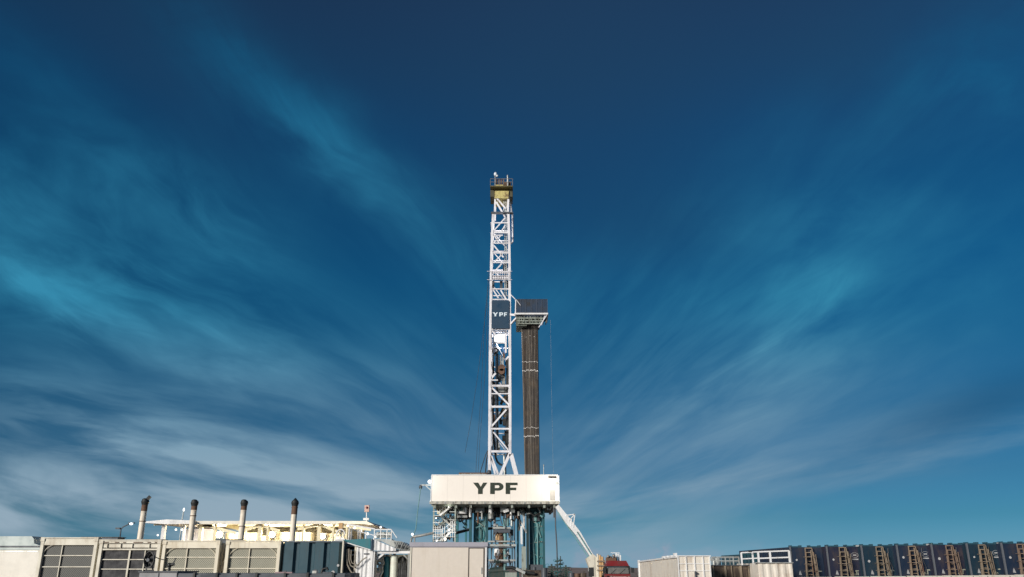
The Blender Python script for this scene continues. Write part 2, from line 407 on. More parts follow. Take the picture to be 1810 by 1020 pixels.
# ------------------------------------------------------------------ canopy shelter behind the stacks
Z0 = lambda v: Vector((v[0], v[1], 0))
def shelter():
    Y = 55; D = 7
    z = lambda py: Zp(py, Y); x = lambda px: Xp(px, 935, Y)
    t = thing('open_shelter', 'long open sided steel shelter with shallow white canopy roof behind the stacks', 'shelter', ((x(262) + x(650)) / 2, Y + D / 2, 0))
    rf = MB()
    rf.prism([(x(262), z(925)), (x(264), z(922.5)), (x(300), z(919)), (x(346), z(921)), (x(346), z(926.5)), (x(300), z(927.5))], Y - .6, Y + D)
    rf.build('canopy_roof', white, t)
    rf = MB(); rf.prism([(x(346.5), z(921)), (x(648), z(921.5)), (x(662), z(928)), (x(655), z(928.5)), (x(640), z(926.3)), (x(346.5), z(926.8))], Y - .2, Y + D)
    rf.build('long_roof', paint('roof_cream', (.80, .76, .66), .5, amount=.3), t)
    MB().box(x(348), x(645), Y + .5, Y + D - .2, z(920.6) + .01, z(920)).build('roof_edge', galv, t)
    # rafters
    for a, b_ in (((346, 924), (415, 942)), ((424, 939), (456, 928)), ((456, 928), (492, 938)), ((524, 935), (562, 927)), ((564, 927), (606, 944)), ((346, 930), (372, 929)), ((268, 926), (345, 926.5)), ((605, 930), (655, 936))):
        MB().beam((x(a[0]), Y + .3, z(a[1])), (x(b_[0]), Y + .3, z(b_[1])), .16, .16).build('rafter', yellowp, t)
    for px in (287, 323, 353, 378, 458, 472, 535, 563, 588, 612):
        r = .11 if px in (287, 353, 458, 563) else .06
        MB().box(x(px) - r, x(px) + r, Y + .15, Y + .4, 0, z(927)).build('post', white if px < 340 else yellowp, t)
    wl = MB(); wl.box(x(372), x(612), Y + D - .3, Y + D - .1, 0, z(926)); wl.build('back_wall', cream_lamplit, t)
    wl = MB(); wl.box(x(293), x(350), Y + 3.2, Y + 3.3, 0, z(931)); wl.build('side_wall', lav, t)
    for a, b_ in ((356, 366), (434, 446), (466, 476), (526, 532), (538, 548)):
        MB().box(x(a), x(b_), Y + D - .42, Y + D - .31, z(954), z(941)).build('window', glass, t)
    for i, (a, b_, h) in enumerate(((372, 430, 938), (436, 456, 944), (464, 530, 937), (548, 600, 940))):
        q = MB(); q.box(x(a), x(b_), Y + 3, Y + 5, 0, z(h)); kx = x(a) + .1
        while kx < x(b_) - .1: q.box(kx, kx + .05, Y + 2.95, Y + 2.998, .3, z(h) - .05); kx += .3
        q.build('wall_panel', cream_lamplit, t)
    MB().beam((x(392), Y + 1, z(927)), (x(428), Y + 1, z(936)), .22, .3).build('duct', yellowp, t)
    for i, (px, py) in enumerate(((300, 935), (311, 935))):
        MB().ball((x(px), Y + 1, z(py)), .07).build('pendant_lamp', L_soft, t)
shelter()
def lamp_thing(name, label, px, py, Y, r, mat, watts, col, group=None, hood=True, dz=0, soft=.2):
    p = W(px, py, Y); t = thing(name, label, 'lamp', p, group)
    MB().ball(p, r, 14, 8).build('bulb', mat, t)
    if hood: MB().box(p.x - r * 1.1, p.x + r * 1.1, p.y + r * .9, p.y + r * 1.4, p.z - r * 1.1, p.z + r * 1.1).build('housing', dgrey, t); MB().tube((p.x, p.y + r * 1.3, p.z), (p.x, p.y + r * 1.3, p.z - r * 3), .03).build('bracket', dgrey, t)
    if watts:
        l = bpy.data.lights.new('lamp_light', 'POINT'); l.energy = watts; l.color = col; l.shadow_soft_size = soft
        o = bpy.data.objects.new('lamp_light', l); C.objects.link(o); o.location = (0, -r * 1.3 - soft, dz); o.parent = t
    return t
wc = (1, .88, .62)
lamp_thing('flood_lamp', 'glaring warm flood lamp under the shelter roof right of the second stack', 388, 945, 57.2, .22, L_warm, 430, wc)
lamp_thing('flood_lamp', 'glaring warm flood lamp under the roof just left of the fourth stack', 481, 945, 57.2, .21, L_warm, 400, wc)
lamp_thing('flood_lamp', 'warm flood lamp above the petrol blue container', 570, 948, 57.2, .20, L_warm, 330, wc)
lamp_thing('small_lamp', 'tiny white lamp between the first stack and the canopy post', 279, 946, 53, .06, L_soft, 0, wc, hood=False)
for i, (px, py) in enumerate(((603, 931), (615, 929), (627, 933), (638, 938), (650, 943.5), (663, 949))):
    lamp_thing('walkway_lamp', ['first walkway lamp, highest, beside the round fan', 'second walkway lamp from the fan, just above the first twin posts', 'third walkway lamp from the fan along the sloping rail', 'fourth walkway lamp from the fan along the sloping rail', 'fifth walkway lamp from the fan above the teal fascia end', 'lowest walkway lamp at the foot of the sloping row'][i], px, py, 54, .08, L_soft, 6, wc, 'lamps stepping down along the walkway', hood=False)

# round fan
def fan():
    c_ = W(602, 943, 52); Y = 52; t = thing('round_fan', 'white ringed round fan standing above the blue container corner', 'fan', (c_.x, Y, c_.z - .35))
    MB().ring((c_.x, c_.z), .27, .07, Y - .05, Y + .12).build('rim', white, t)
    b = MB()
    for k in range(5):
        a = k * 1.257; b.beam((c_.x, Y + .03, c_.z), (c_.x + math.cos(a) * .21, Y + .06, c_.z + math.sin(a) * .21), .08, .02)
    b.build('blade', dgrey, t)
    MB().box(c_.x - .3, c_.x + .3, Y - .1, Y + .3, c_.z - .42, c_.z - .30).build('base', white, t)
    MB().box(c_.x - .14, c_.x + .1, Y - .05, Y + .25, c_.z + .29, c_.z + .62).build('motor_box', orange_m, t)
fan()
# raised walkway to the right of the shelter
def walkway():
    Y = 53; x = lambda px: Xp(px, 945, Y); z = lambda py: Zp(py, Y)
    t = thing('raised_walkway', 'white railed walkway stepping down beside the shelter toward the grey gable roof', 'walkway', (x(650), Y, 0))
    MB().box(x(612), x(693), Y, Y + 1.2, z(956), z(953)).build('deck', galv, t)
    r = MB()
    r.beam((x(612), Y, z(927)), (x(662), Y, z(935)), .09); r.beam((x(662), Y, z(936)), (x(691), Y, z(936)), .07); r.beam((x(662), Y, z(944)), (x(692), Y, z(945)), .05)
    r.beam((x(620), Y, z(936)), (x(664), Y, z(947)), .05)
    r.beam((x(691), Y, z(936)), (x(702), Y, z(951)), .05)
    r.build_split('handrail', white, t)
    for px, a in ((617, 932), (621, 932), (633, 935), (637, 936), (647, 940), (662, 935), (673, 936), (684, 936), (692, 936)):
        MB().tube((x(px), Y, z(955)), (x(px), Y, z(a)), .045 if px < 640 else .035).build('baluster', white, t)
    MB().box(x(664), x(690), Y + .3, Y + .7, z(950), z(940)).build('pipe_tray', galv, t)
    for px in (618, 650, 690):
        MB().box(x(px) - .08, x(px) + .08, Y + .4, Y + .56, 0, z(956)).build('support_leg', grey, t)
walkway()
lamp_thing('small_lamp', 'small white lamp on the walkway handrail below the red marked mast', 673, 932, 53, .07, L_soft, 0, wc, hood=False)

# red-white beacon mast on the shelter end
def beacon():
    Y = 54; p = W(648, 918, Y); q = W(648, 905, Y)
    t = thing('beacon_mast', 'short mast with white box and red lamp above the shelter end', 'mast', W(648, 921.5, Y))
    MB().tube(W(648, 921.5, Y), q, .035).build('pole', white, t)
    MB().box(q.x - .13, q.x + .16, Y - .1, Y + .1, q.z, q.z + .42).build('panel', paint('faded_pink_panel', (.62, .42, .36), .6, amount=.3), t)
    MB().ball((q.x + .02, Y - .12, q.z + .26), .07).build('red_lamp', red, t)
    MB().box(p.x - .2, p.x + .15, Y - .1, Y + .1, p.z - .05, p.z + .08).build('bracket', white, t)
beacon()
def twin_post():
    Y = 72; b = W(213, 952, Y)
    t = thing('lamp_post', 'dark twin headed lamp post with one lit head left of the first stack', 'lamp post', Z0(b))
    top = W(214, 935, Y)
    MB().tube(Z0(b), top, .07, .05).build('pole', dgrey, t)
    MB().path([top, W(218, 931, Y), W(228, 926.5, Y)], .05).build('arm', dgrey, t)
    MB().path([top, W(211, 934, Y)], .05).build('arm', dgrey, t)
    h = W(209.5, 934, Y); MB().box(h.x - .2, h.x + .15, Y - .15, Y + .15, h.z - .06, h.z + .06).build('lamp_head', dgrey, t)
    h = W(233.5, 925.5, Y); MB().box(h.x - .3, h.x + .2, Y - .1, Y + .1, h.z - .0, h.z + .1).build('lamp_head', dgrey, t)
    MB().ball((h.x, Y - .14, h.z - .03), .15, sz=.7).build('lamp_glass', L_cool, t)
twin_post()
def mast_light():
    Y = 66; a = W(322, 919, Y); b = W(325, 901, Y)
    t = thing('pole_light', 'thin pole with small pale lamp rising behind the white canopy', 'lamp post', Z0(a))
    MB().path([Z0(a), a, W(324, 907, Y), b], .04).build('pole', galv, t)
    MB().ball(b, .075, sz=2).build('lamp_glass', L_soft, t)
mast_light()

# ------------------------------------------------------------------ white corrugated shed, teal fascia, hoses
def corr(mb, P0, P1, z0a, z1a, z0b, z1b, pitch=.2, dep=.05):
    P0, P1 = Vector(P0), Vector(P1); n = max(2, int((P1 - P0).length / pitch)); nrm = Vector((P1.y - P0.y, -(P1.x - P0.x), 0)).normalized()
    vs = []
    for k in range(2 * n + 1):
        f = k / (2 * n); p = P0.lerp(P1, f); off = nrm * (dep if (k // 1) % 4 in (1, 2) else 0)
        vs += [(p.x + off.x, p.y + off.y, z0a + (z0b - z0a) * f), (p.x + off.x, p.y + off.y, z1a + (z1b - z1a) * f)]
    mb.add(vs, [(2 * k, 2 * k + 2, 2 * k + 3, 2 * k + 1) for k in range(2 * n)])
def shed():
    Y = 36.4; x = lambda px: Xp(px, 990, Y); z = lambda py: Zp(py, Y)
    t = thing('equipment_shed', 'white corrugated equipment shed with slanting teal fascia and open dark bay', 'shed', (x(635), Y + 1, 0))
    w = MB(); corr(w, (x(629), Y, 0), (x(662), Y, 0), 0, z(967), 0, z(974), .085, .03); w.box(x(629), x(662), Y + .08, Y + .15, 0, z(975))
    w.build('corrugated_wall', white, t)
    f = MB(); f.prism([(x(606), z(955)), (x(655), z(952)), (x(655), z(971)), (x(606), z(956.5))], Y - .25, Y - .12)
    f.build('fascia', teal, t)
    MB().beam((x(605.5), Y - .2, z(957.3)), (x(655), Y - .2, z(972)), .12, .035).build('fascia_trim', white, t)
    b = MB(); b.box(x(605.5), x(629), Y + 1.2, Y + 1.3, 0, z(958)); b.box(x(605.5) - .05, x(605.5) - .01, Y, Y + 1.3, 0, z(958)); b.build('bay_back', brownpit, t)
    s = MB()
    for py in (964, 972, 980): s.box(x(606), x(628.5), Y + .6, Y + 1.15, z(py) - .03, z(py) + .02)
    s.build_split('shelf', galv, t)
    MB().box(x(626), x(629), Y - .02, Y + .1, 0, z(962)).build('jamb', cream, t)
    MB().box(x(606), x(618), Y + .4, Y + 1, 0, z(998)).build('cabinet', dgrey, t)
    MB().box(x(655.2), x(659), Y - .06, Y - .01, .0, z(953)).build('corner_post', white, t)
    g = MB(); corr(g, (x(659.2), Y - .05, 0), (x(699), Y - .05, 0), z(973), z(953.5), z(974), z(969.5), .09, .03)
    g.build('gable_panel', white, t)
    MB().box(x(647) - .1, x(647) + .12, Y - .06, Y - .002, z(980), z(978)).build('door_latch', dgrey, t)
shed()
def hoses():
    Y = 36.2; t = lambda P: [W(a, b, Y) for a, b in P]
    h = MB()
    h.path(t([(614, 970), (613, 985), (614, 998), (620, 1010), (630, 1020), (640, 1030)]), .032)
    h.path(t([(617, 970), (617, 990), (620, 1000), (626, 1003), (634, 997), (640, 990), (648, 985)]), .026)
    h.path(t([(621, 972), (620, 988), (622, 995), (627, 997), (628, 985), (627, 972)]), .02)
    tag(h.build('looped_hose', hose_m), 'grey hoses looping out of the open bay of the corrugated shed', 'hose')
hoses()
def pump_shelter():
    Y = 36.55; x = lambda px: Xp(px, 995, Y); z = lambda py: Zp(py, Y)
    t = thing('pump_shelter', 'open pump shelter with sloped grey lattice roof left of the beige cabin', 'shelter', (x(693), Y + 1.2, 0))
    r = MB(); r.prism([(x(664), z(953)), (x(668), z(952)), (x(706), z(957)), (x(724), z(968)), (x(724), z(972)), (x(700), z(970))], Y + .1, Y + 2.4); r.build('roof', galv, t)
    MB().box(x(662), x(724), Y - .05, Y + .15, z(978.5), z(974.2)).build('eaves_beam', white, t)
    l = MB()
    for k in range(9):
        a = 694 + k * 3.4; l.beam((x(a), Y - .02, z(974.5)), (x(a + 7), Y + .02, z(957 + max(0, (a - 702) * .62))), .05)
        l.beam((x(a + 6), Y + .03, z(974.5)), (x(a), Y + .06, z(957 + max(0, (a - 700) * .55))), .04)
    l.build('roof_lattice', grey, t)
    d = MB()
    for a in (702, 709, 716): d.box(x(a), x(a + 3.5), Y - .08, Y - .03, z(968 + (a - 702) * .2), z(963 + (a - 702) * .35))
    d.build_split('vent_slot', black, t)
    for px, m in ((663.5, cream), (722.5, grey)):
        MB().box(x(px) - .05, x(px) + .05, Y, Y + .1, 0, z(978.6)).build('post', m, t)
    MB().box(x(662), x(724), Y + 2.2, Y + 2.3, 0, z(979)).build('back_wall', paint('dark_olive_wall', (.16, .16, .12), .7, amount=.5), t)  # dark olive paint with darker blotches on the back wall
    MB().beam((x(664), Y + .05, z(990)), (x(678), Y + .05, z(978)), .07).build('knee_brace', white, t)
    MB().beam((x(722), Y + .05, z(990)), (x(712), Y + .05, z(980)), .05).build('knee_brace', grey, t)
pump_shelter()
def vessel(px0, px1, pyt, Y, mat, name, label):
    x0, x1 = Xp(px0, 1000, Y), Xp(px1, 1000, Y); r = (x1 - x0) / 2; zt = Zp(pyt, Y); cx = (x0 + x1) / 2
    t = thing(name, label, 'vessel', (cx, Y, 0))
    MB().tube((cx, Y, 0), (cx, Y, zt - r * .4), r, n=20).build('shell', mat, t)
    MB().ball((cx, Y, zt - r * .4), r * .995, 20, 8, .4).build('dome', mat, t)
    MB().tube((cx, Y, zt - .02), (cx, Y, zt + .07), .06).build('nozzle', grey, t)
vessel(678, 689, 983, 37.2, teal, 'teal_vessel', 'narrow teal pressure vessel inside the open pump shelter')
vessel(690, 703, 981, 37.0, paint('pale_green_white', (.68, .72, .62), .4, dirt=(.5, .35, .3), amount=.4), 'white_vessel', 'pale greenish white upright vessel in the middle of the pump shelter')
p = MB(); Y = 36.9
for k in range(9):
    a = 704.5 + k * 1.9
    p.path([W(a + R.uniform(-1, 1), 983 + abs(k - 4) * .8, Y + R.uniform(0, .3)), W(a + R.uniform(-1.5, 1.5), 996, Y + .1), W(a + R.uniform(-1, 1), 1008, Y + .1), W(a, 1032, Y)], .03, 6)
tag(p.build('cable_bundle', black), 'tangle of black cables hanging at the right side of the pump shelter', 'cables')
p = MB()
for P in (((666, 984), (670, 990), (675, 992), (674, 1002), (668, 1006)), ((665, 995), (672, 999), (676, 1010), (671, 1020)), ((668, 980), (676, 986), (678, 996), (670, 1010))):
    p.path([W(a, b, 37.0) for a, b in P], .05, 8)
for a, b in ((670, 990), (673, 1003), (667, 1008)): c_ = W(a, b, 36.9); p.tube((c_.x - .1, 36.9, c_.z), (c_.x + .1, 36.9, c_.z), .1, n=12)
tag(p.build('pipe_manifold', galv), 'bent grey pipe manifold at the left post of the pump shelter', 'pipework')

# beige cabin with door
def beige_cabin():
    Y = 35.8; x0, x1 = Xp(724.5, 1000, Y), Xp(860, 1000, Y); zt = Zp(966, Y)
    t = thing('beige_cabin', 'plain beige steel cabin with narrow door in front of the drilling rig', 'cabin', ((x0 + x1) / 2, Y + 1.5, 0))
    MB().box(x0, x1, Y, Y + 3, .15, zt).build('wall', beige, t)
    MB().box(x0 - .04, x1 + .05, Y - .06, Y + 3.05, zt + .002, zt + .17).build('roof', lav, t)
    MB().box(x0, x1, Y - .03, Y - .003, zt - .035, zt - .005).build('gutter', lav, t)
    a, b, zd = Xp(827.5, 1000, Y), Xp(856, 1000, Y), Zp(967.8, Y)
    f = MB(); w = .042
    f.box(a, a + w, Y - .03, Y - .004, .2, zd); f.box(b - w, b, Y - .03, Y - .004, .2, zd); f.box(a + w, b - w, Y - .03, Y - .004, zd - w, zd)
    f.build('door_frame', paint('dark_door_seal', (.06, .045, .04), .6, amount=.1), t)
    d = MB().box(a + w, b - w, Y - .022, Y - .004, .2, zd - w).build('door', beige, t)
    MB().box(b - .13, b - .095, Y - .06, Y - .024, Zp(1014, Y), Zp(1003, Y)).build('handle', galv, d)
    MB().box(x1 - .06, x1 + .004, Y - .034, Y - .005, .15, zt - .04).build('corner_trim', white, t)
    MB().box(x1 + .002, x1 + .05, Y + .1, Y + .2, .4, Zp(985, Y)).build('downpipe', dgrey, t)
    MB().box(x0, x0 + .05, Y - .034, Y - .005, .15, zt - .04).build('corner_trim', cream, t)
beige_cabin()

# ------------------------------------------------------------------ low foreground equipment on the left
def foreground():
    Y = 25; z = lambda py: Zp(py, Y); x = lambda px: Xp(px, 1012, Y)
    t = thing('flatbed_trailer', 'low dark grey flatbed trailer deck running in front of the mesh fronted containers', 'trailer', (x(460), Y + 1.2, 0))
    MB().box(x(316), x(610), Y, Y + 2.4, z(1022), z(1013.5)).build('deck', dgrey, t)
    MB().box(x(316), x(610), Y - .04, Y - .002, z(1021), z(1016)).build('side_rail', dgrey, t)
    for px in (345, 385, 420, 455, 505, 545, 590):
        MB().box(x(px) - .03, x(px) + .03, Y - .09, Y - .042, z(1021), z(1012)).build('stake_pocket', black, t)
    for px in (400, 440, 560, 585):
        c_ = Vector((x(px), Y + .1, .52)); w_ = MB().tube((c_.x, Y + .1, .52), (c_.x, Y + .35, .52), .52, n=24).build('wheel', black, t)
    b = thing('grey_engine_box', 'light grey engine box on legs below the black hose reel', 'equipment', (x(282), Y + .9, 0))
    e = MB(); e.box(x(247), x(313), Y + .0, Y + 1.6, .4, z(1012)); e.build('casing', paint('pale_grey_paint', (.30, .30, .31), .5, amount=.5), b)
    MB().box(x(245), x(315), Y - .04, Y + 1.64, z(1012) + .002, z(1009.5)).build('lid', dgrey, b)
    MB().box(x(281) - .01, x(281) + .01, Y - .02, Y - .001, .45, z(1013)).build('seam', dgrey, b)
    for px in (252, 308): MB().box(x(px) - .05, x(px) + .05, Y + .1, Y + .2, 0, .4).build('leg', dgrey, b)
    q = thing('hose_reel', 'black coiled hose reel standing on the grey engine box', 'hose reel', (x(265), Y + .5, z(1009)))
    c_ = W(266, 990, Y + .5); h = MB()
    for k in range(9):
        rx = .17 * (1 - k * .05); h.ring((c_.x + R.uniform(-.01, .01), c_.z + R.uniform(-.01, .01)), .245 - k * .012, .022, Y + .36 + k * .03, Y + .385 + k * .03, sx=.62)
    h.build('coiled_hose', black, q)
    MB().tube((c_.x, Y + .3, c_.z), (c_.x, Y + .7, c_.z), .05).build('hub', dgrey, q)
    s = MB(); s.beam((c_.x - .1, Y + .5, z(1009)), (c_.x, Y + .5, c_.z), .03); s.beam((c_.x + .12, Y + .5, z(1009)), (c_.x, Y + .5, c_.z), .03); s.build('stand', black, q)
    MB().path([c_ + Vector((.1, 0, .1)), W(282, 988, Y + .5), W(292, 990, Y + .5)], .012).build('hose_end', black, q)
    v = thing('valve_fitting', 'black bent pipe fitting with lever on the right of the engine box', 'valve', (x(300), Y + .5, z(1009)))
    MB().path([W(299, 1009, Y + .5), W(299.5, 999, Y + .5), W(303, 998, Y + .5), W(308, 997, Y + .5)], .045).build('pipe_bend', black, v)
    MB().beam(W(305, 999, Y + .5), W(311, 986, Y + .5), .03).build('lever', black, v)
    MB().ball(W(299.5, 999, Y + .5), .07).build('valve_body', black, v)
    for px, h_, m, lab in ((497, 1011, red, 'small dull red toolbox on the left of the flatbed deck below the blue container'), (552, 1009, galv, 'pale metal canister on the flatbed deck below the blue container'), (575, 1004, black, 'dark bent clamp on the flatbed deck near the white dots')):
        o = thing('deck_item', lab, 'equipment', (x(px), Y + .4, z(1013.5)))
        if m is black:
            MB().path([W(568, 1013.5, Y + .4), W(570, 1006, Y + .4), W(578, 1004, Y + .4), W(580, 1008, Y + .4)], .03).build('clamp_arm', m, o); MB().box(x(566), x(582), Y + .3, Y + .5, z(1013.4), z(1011)).build('base', dgrey, o)
        else:
            MB().box(x(px) - (.25 if m is red else .06), x(px) + (.25 if m is red else .06), Y + .25, Y + .5, z(1013.4), z(h_)).build('case', paint('faded_red_grey', (.32, .22, .23), .6, amount=.5) if m is red else m, o)
            MB().box(x(px) - .05, x(px) + .05, Y + .34, Y + .4, z(h_), z(h_) + .035).build('handle', dgrey, o)
foreground()

# ------------------------------------------------------------------ DRILLING RIG
MX = -1.46
rig = thing('drilling_rig', 'tall white drilling rig with lattice mast and lettered white wall around its floor', 'drilling rig', (-1.9, 99, 0))
def mast():
    YF, YB = 99.0, 101.7
    leg = {'l': [(864.6, 842), (864.8, 800), (865.5, 719), (866, 628), (867.3, 530), (868.2, 464), (870, 412), (871.6, 377)],
           'r': [(901.5, 803), (901.7, 719), (901.3, 628), (900.8, 530), (900.6, 464), (899.6, 412), (898.4, 377)]}
    wd = {'l': .29, 'r': .31}
    for Yy, k in ((YF, 0), (YB, 1)):
        for s_, P in leg.items():
            b = MB(); sh = 1 + (Yy - YF) / 95
            pts = []
            for px, py in P:
                p = W(px, py, YF); pts.append(Vector((MX + (p.x - MX) * .98, Yy, p.z)) if k else p)
            for a, c_ in zip(pts, pts[1:]): b.beam(a, c_, wd[s_] * (1 if k == 0 else .8), .3, up=(0, 1, 0))
            lg = b.build('mast_leg', mastw, rig)
    up = MB()
    for a, c_, w in (((874.2, 377), (875.3, 346), .2), ((897.5, 377), (898.6, 346), .26)):
        for Yy in (YF + .2, YB - .2):
            p, q = W(*a, YF), W(*c_, YF); p.y = q.y = Yy; up.beam(p, q, w)
    up.build_split('mast_head', mastw, rig)
    h = MB()
    for py in (394, 411, 416, 430, 447, 464, 482, 491, 511, 529.5, 582, 672, 682, 696, 719, 758, 798):
        w = {482: .3, 491: .34, 411: .3, 682: .34, 719: .34, 798: .36, 758: .28, 582: .3}.get(py, .19)
        a, b = W(867 + max(0, (530 - py) * .03), py, YF - .02), W(901 - max(0, (480 - py) * .03), py, YF - .02)
        if py == 416: b = W(889, 416, YF)
        if py == 672: b = W(880, 672, YF)
        h.beam(a, b, .14, w * .72)
    h.build_split('front_girt', mastw, rig)
    h = MB()
    for py in (394, 412, 431, 448, 465, 486, 511, 530, 555, 582, 606, 640, 672, 700, 722, 760, 798):
        p, q = W(868, py, YF), W(900, py, YF); h.beam(Vector((p.x, YB, p.z)), Vector((q.x, YB, q.z)), .11, .12)
        if R.random() < .8: h.beam(Vector((p.x, YF, p.z)), Vector((p.x, YB, p.z)), .12); h.beam(Vector((q.x, YF, q.z)), Vector((q.x, YB, q.z)), .12)
    h.build_split('rear_girt', mastw, rig)
    for a, b, w in (((875, 347), (894, 369), .2), ((877, 357), (889, 377), .22), ((889, 377), (893, 385), .16), ((893, 385), (873, 408), .14), ((893, 398), (885, 411), .14), ((873, 415), (882, 430), .16),
                    ((885, 417), (873, 429), .12), ((873, 434), (890, 455), .16), ((889, 448), (874, 463), .12), ((887, 466), (875, 479), .14), ((872, 513), (881, 527), .15), ((885, 513), (895, 530), .18),
                    ((868, 583), (877, 593), .18), ((899, 630), (894, 636), .2), ((876, 660), (868, 669), .24), ((867, 683), (901, 717), .2), ((895, 724), (867, 756), .2), ((872, 764), (898, 795), .16),
                    ((901.5, 801), (884, 840), .34), ((868, 806), (880, 838), .26), ((866.5, 806), (875, 838), .2), ((903, 802), (913, 841), .5)):
        MB().beam(W(*a, YF + .05), W(*b, YF + .05), w, .14, up=(0, 1, 0)).build('diagonal_brace', mastw, rig)
    r = MB()
    for s_ in (0, 1):
        pys = [394, 430, 464, 491, 530, 582, 640, 700, 760, 798]
        for i, (a, b) in enumerate(zip(pys, pys[1:])):
            px = 899 if s_ else 869; z0, z1 = W(px, a, YF), W(px, b, YF)
            r.beam((z0.x, YF if i % 2 else YB, z0.z), (z1.x, YB if i % 2 else YF, z1.z), .11)
    for a, b in zip(pys, pys[1:]):
        p, q = W(869, a, YF), W(899, b, YF); r.beam((p.x, YB, p.z), (q.x, YB, q.z), .1)
    r.build('side_bracing', mastw, rig)
    # inner ladder / dolly rail on the right
    l = MB()
    for px in (892.5, 895.5): l.beam(W(px, 378, YF + .5), W(px - .5, 530, YF + .5), .10)
    py = 380
    while py < 530: l.beam(W(892.5, py, YF + .5), W(895.3, py, YF + .5), .05); py += 3.2
    l.build('ladder', galv, rig)
    MB().path([W(901.5, 350, YF + 1.5), W(904, 374, YF + 1.3), W(906, 378, YF + 1.3), W(906.3, 427, YF + 1.3), W(904, 430, YF + 1.3), W(902, 428, YF + 1.3)], .12).build('standpipe', mastw, rig)
    MB().beam(W(868, 376.6, YF - .1), W(907, 376.6, YF - .1), .5, .16).build('section_collar', dgrey, rig)
    c_ = MB()
    for py, w in ((479.5, 44), (494.5, 44)): c_.beam(W(884 - w / 2 - 1, py, YF - .3), W(884 + w / 2 - 1, py, YF - .3), .05)
    for py in (481, 488, 493): c_.beam(W(868, py, YF + .3), W(901, py, YF + .3), .4, .06)
    for px in range(868, 902, 4): c_.beam(W(px, 480, YF - .3), W(px, 494, YF - .3), .05)
    c_.build_split('stabbing_platform', mastw, rig)
    d = MB()
    for px in (871.5, 886, 896): d.beam(W(px, 497, YF + 1), W(px, 510, YF + 1), .35, .3)
    d.beam(W(893, 467, YF + .8), W(893, 478, YF + .8), .6, .3)
    d.build_split('cable_sheave_block', dgrey, rig)
    # crown
    cr = MB()
    a, b = W(874, 351, YF), W(899, 338, YF); cr.box(a.x, b.x, YF - .1, YB, a.z, b.z)
    a, b = W(866.5, 340, YF), W(906.5, 334, YF)
    o = cr.build('crown_block', yellow, rig)
    dk = MB(); dk.box(a.x, b.x, YF - .8, YB + .8, W(0, 333.5, YF).z - .05, W(0, 333, YF).z); dk.build('crown_platform', paint('olive_deck', (.16, .14, .06), .6, amount=.5), rig)
    s = MB()
    for px0, px1 in ((866.5, 873.5), (899.3, 906)):
        a, b = W(px0, 347, YF), W(px1, 335.5, YF); s.box(a.x, b.x, YF + .1, YB - .2, a.z, b.z)
    s.build_split('crown_side_box', paint('dark_olive_steel', (.07, .065, .035), .6, amount=.5), rig)
    n = MB(); a, b = W(874, 332.5, YF), W(889, 332.5, YF); n.box(a.x, b.x, YF, YF + 1, a.z, a.z + .5); n.build('crown_beam', yellow, rig)
    for px in (878, 882, 886, 890):
        c_ = W(px, 325.5, YF + .9); MB().tube((c_.x - .09, c_.y, c_.z), (c_.x + .09, c_.y, c_.z), .66, n=22).build('sheave', rust, rig)
    x_ = MB(); a = W(891, 331, YF); x_.box(a.x, a.x + .9, YF + .3, YF + 1.2, a.z, a.z + .9); x_.build('crown_cabin', rust, rig)
    rl = MB()
    z0 = W(0, 332, YF).z; zt = W(0, 320.5, YF).z; xa, xb = W(867, 330, YF).x, W(906, 330, YF).x
    for zz in (zt, (zt + z0) / 2):
        for yy in (YF - .75, YB + .75): rl.beam((xa, yy, zz), (xb, yy, zz), .05)
        for xx in (xa, xb): rl.beam((xx, YF - .75, zz), (xx, YB + .75, zz), .05)
    for k in range(6):
        xx = xa + (xb - xa) * k / 5
        for yy in (YF - .75, YB + .75): rl.beam((xx, yy, z0), (xx, yy, zt), .05)
    rl.build('crown_railing', paint('dull_brown_rail', (.20, .19, .17), .6, amount=.5), rig)
    an = MB(); an.tube(W(875.5, 334, YF), W(875.2, 309, YF), .05); an.build('antenna', galv, rig)
    p = W(875.8, 308, YF); a2 = MB(); a2.ball(p, .22, sz=1.3); a2.ball(p + Vector((.22, 0, -.25)), .16); a2.build_split('beacon_light', paint('pale_beacon_plastic', (.75, .80, .85), .4, amount=.1), rig)
    MB().tube(W(897.8, 333, YF), W(897.2, 310, YF), .14, .10).build('lightning_rod', galv, rig)
    # crown internals below the block
    w = MB()
    for px in (891, 893.5, 896): w.tube(W(px, 352, YF + .6), W(px - .4, 377, YF + .6), .07)
    w.build_split('drilling_line', galv, rig)
    # lettered sign
    YS = YF - .35; a, b = W(869, 580.5, YS), W(899.7, 531, YS)
    sg = MB().box(W(869, 556, YS).x, W(899.7, 556, YS).x, YS, YS + .08, a.z, b.z).build('sign_panel', signnavy, rig)
    lt = MB(); z0, z1 = Zp(559.3, YS), Zp(552.3, YS)
    for ch, p0, p1 in (('Y', 870.8, 880.2), ('P', 882.4, 889.4), ('F', 890.9, 896.4)): letter(lt, ch, Xp(p0, 556, YS), Xp(p1, 556, YS), z0, z1, YS - .03, YS - .004)
    tag(lt.build('lettering', letter_w, sg), 'pale blue letters')
    # lit box with floodlight
    fr = MB(); Yl = YF + .7
    for (p0, q0, p1, q1) in ((874, 586, 893, 586), (874, 591, 893, 591), (873, 606, 894, 606)): fr.beam(W(p0, q0, Yl), W(p1, q1, Yl), .18)
    for px in (873, 894): fr.beam(W(px, 585, Yl), W(px, 624, Yl), .2)
    fr.build('lamp_frame', mastw, rig)
    a, b = W(874, 603.5, Yl), W(891.5, 593.5, Yl)
    lp = MB().box(a.x, b.x, Yl - .1, Yl + .2, a.z, b.z).build('floodlight', L_mast, rig)
    # top drive, travelling block, hoses
    dark = MB()
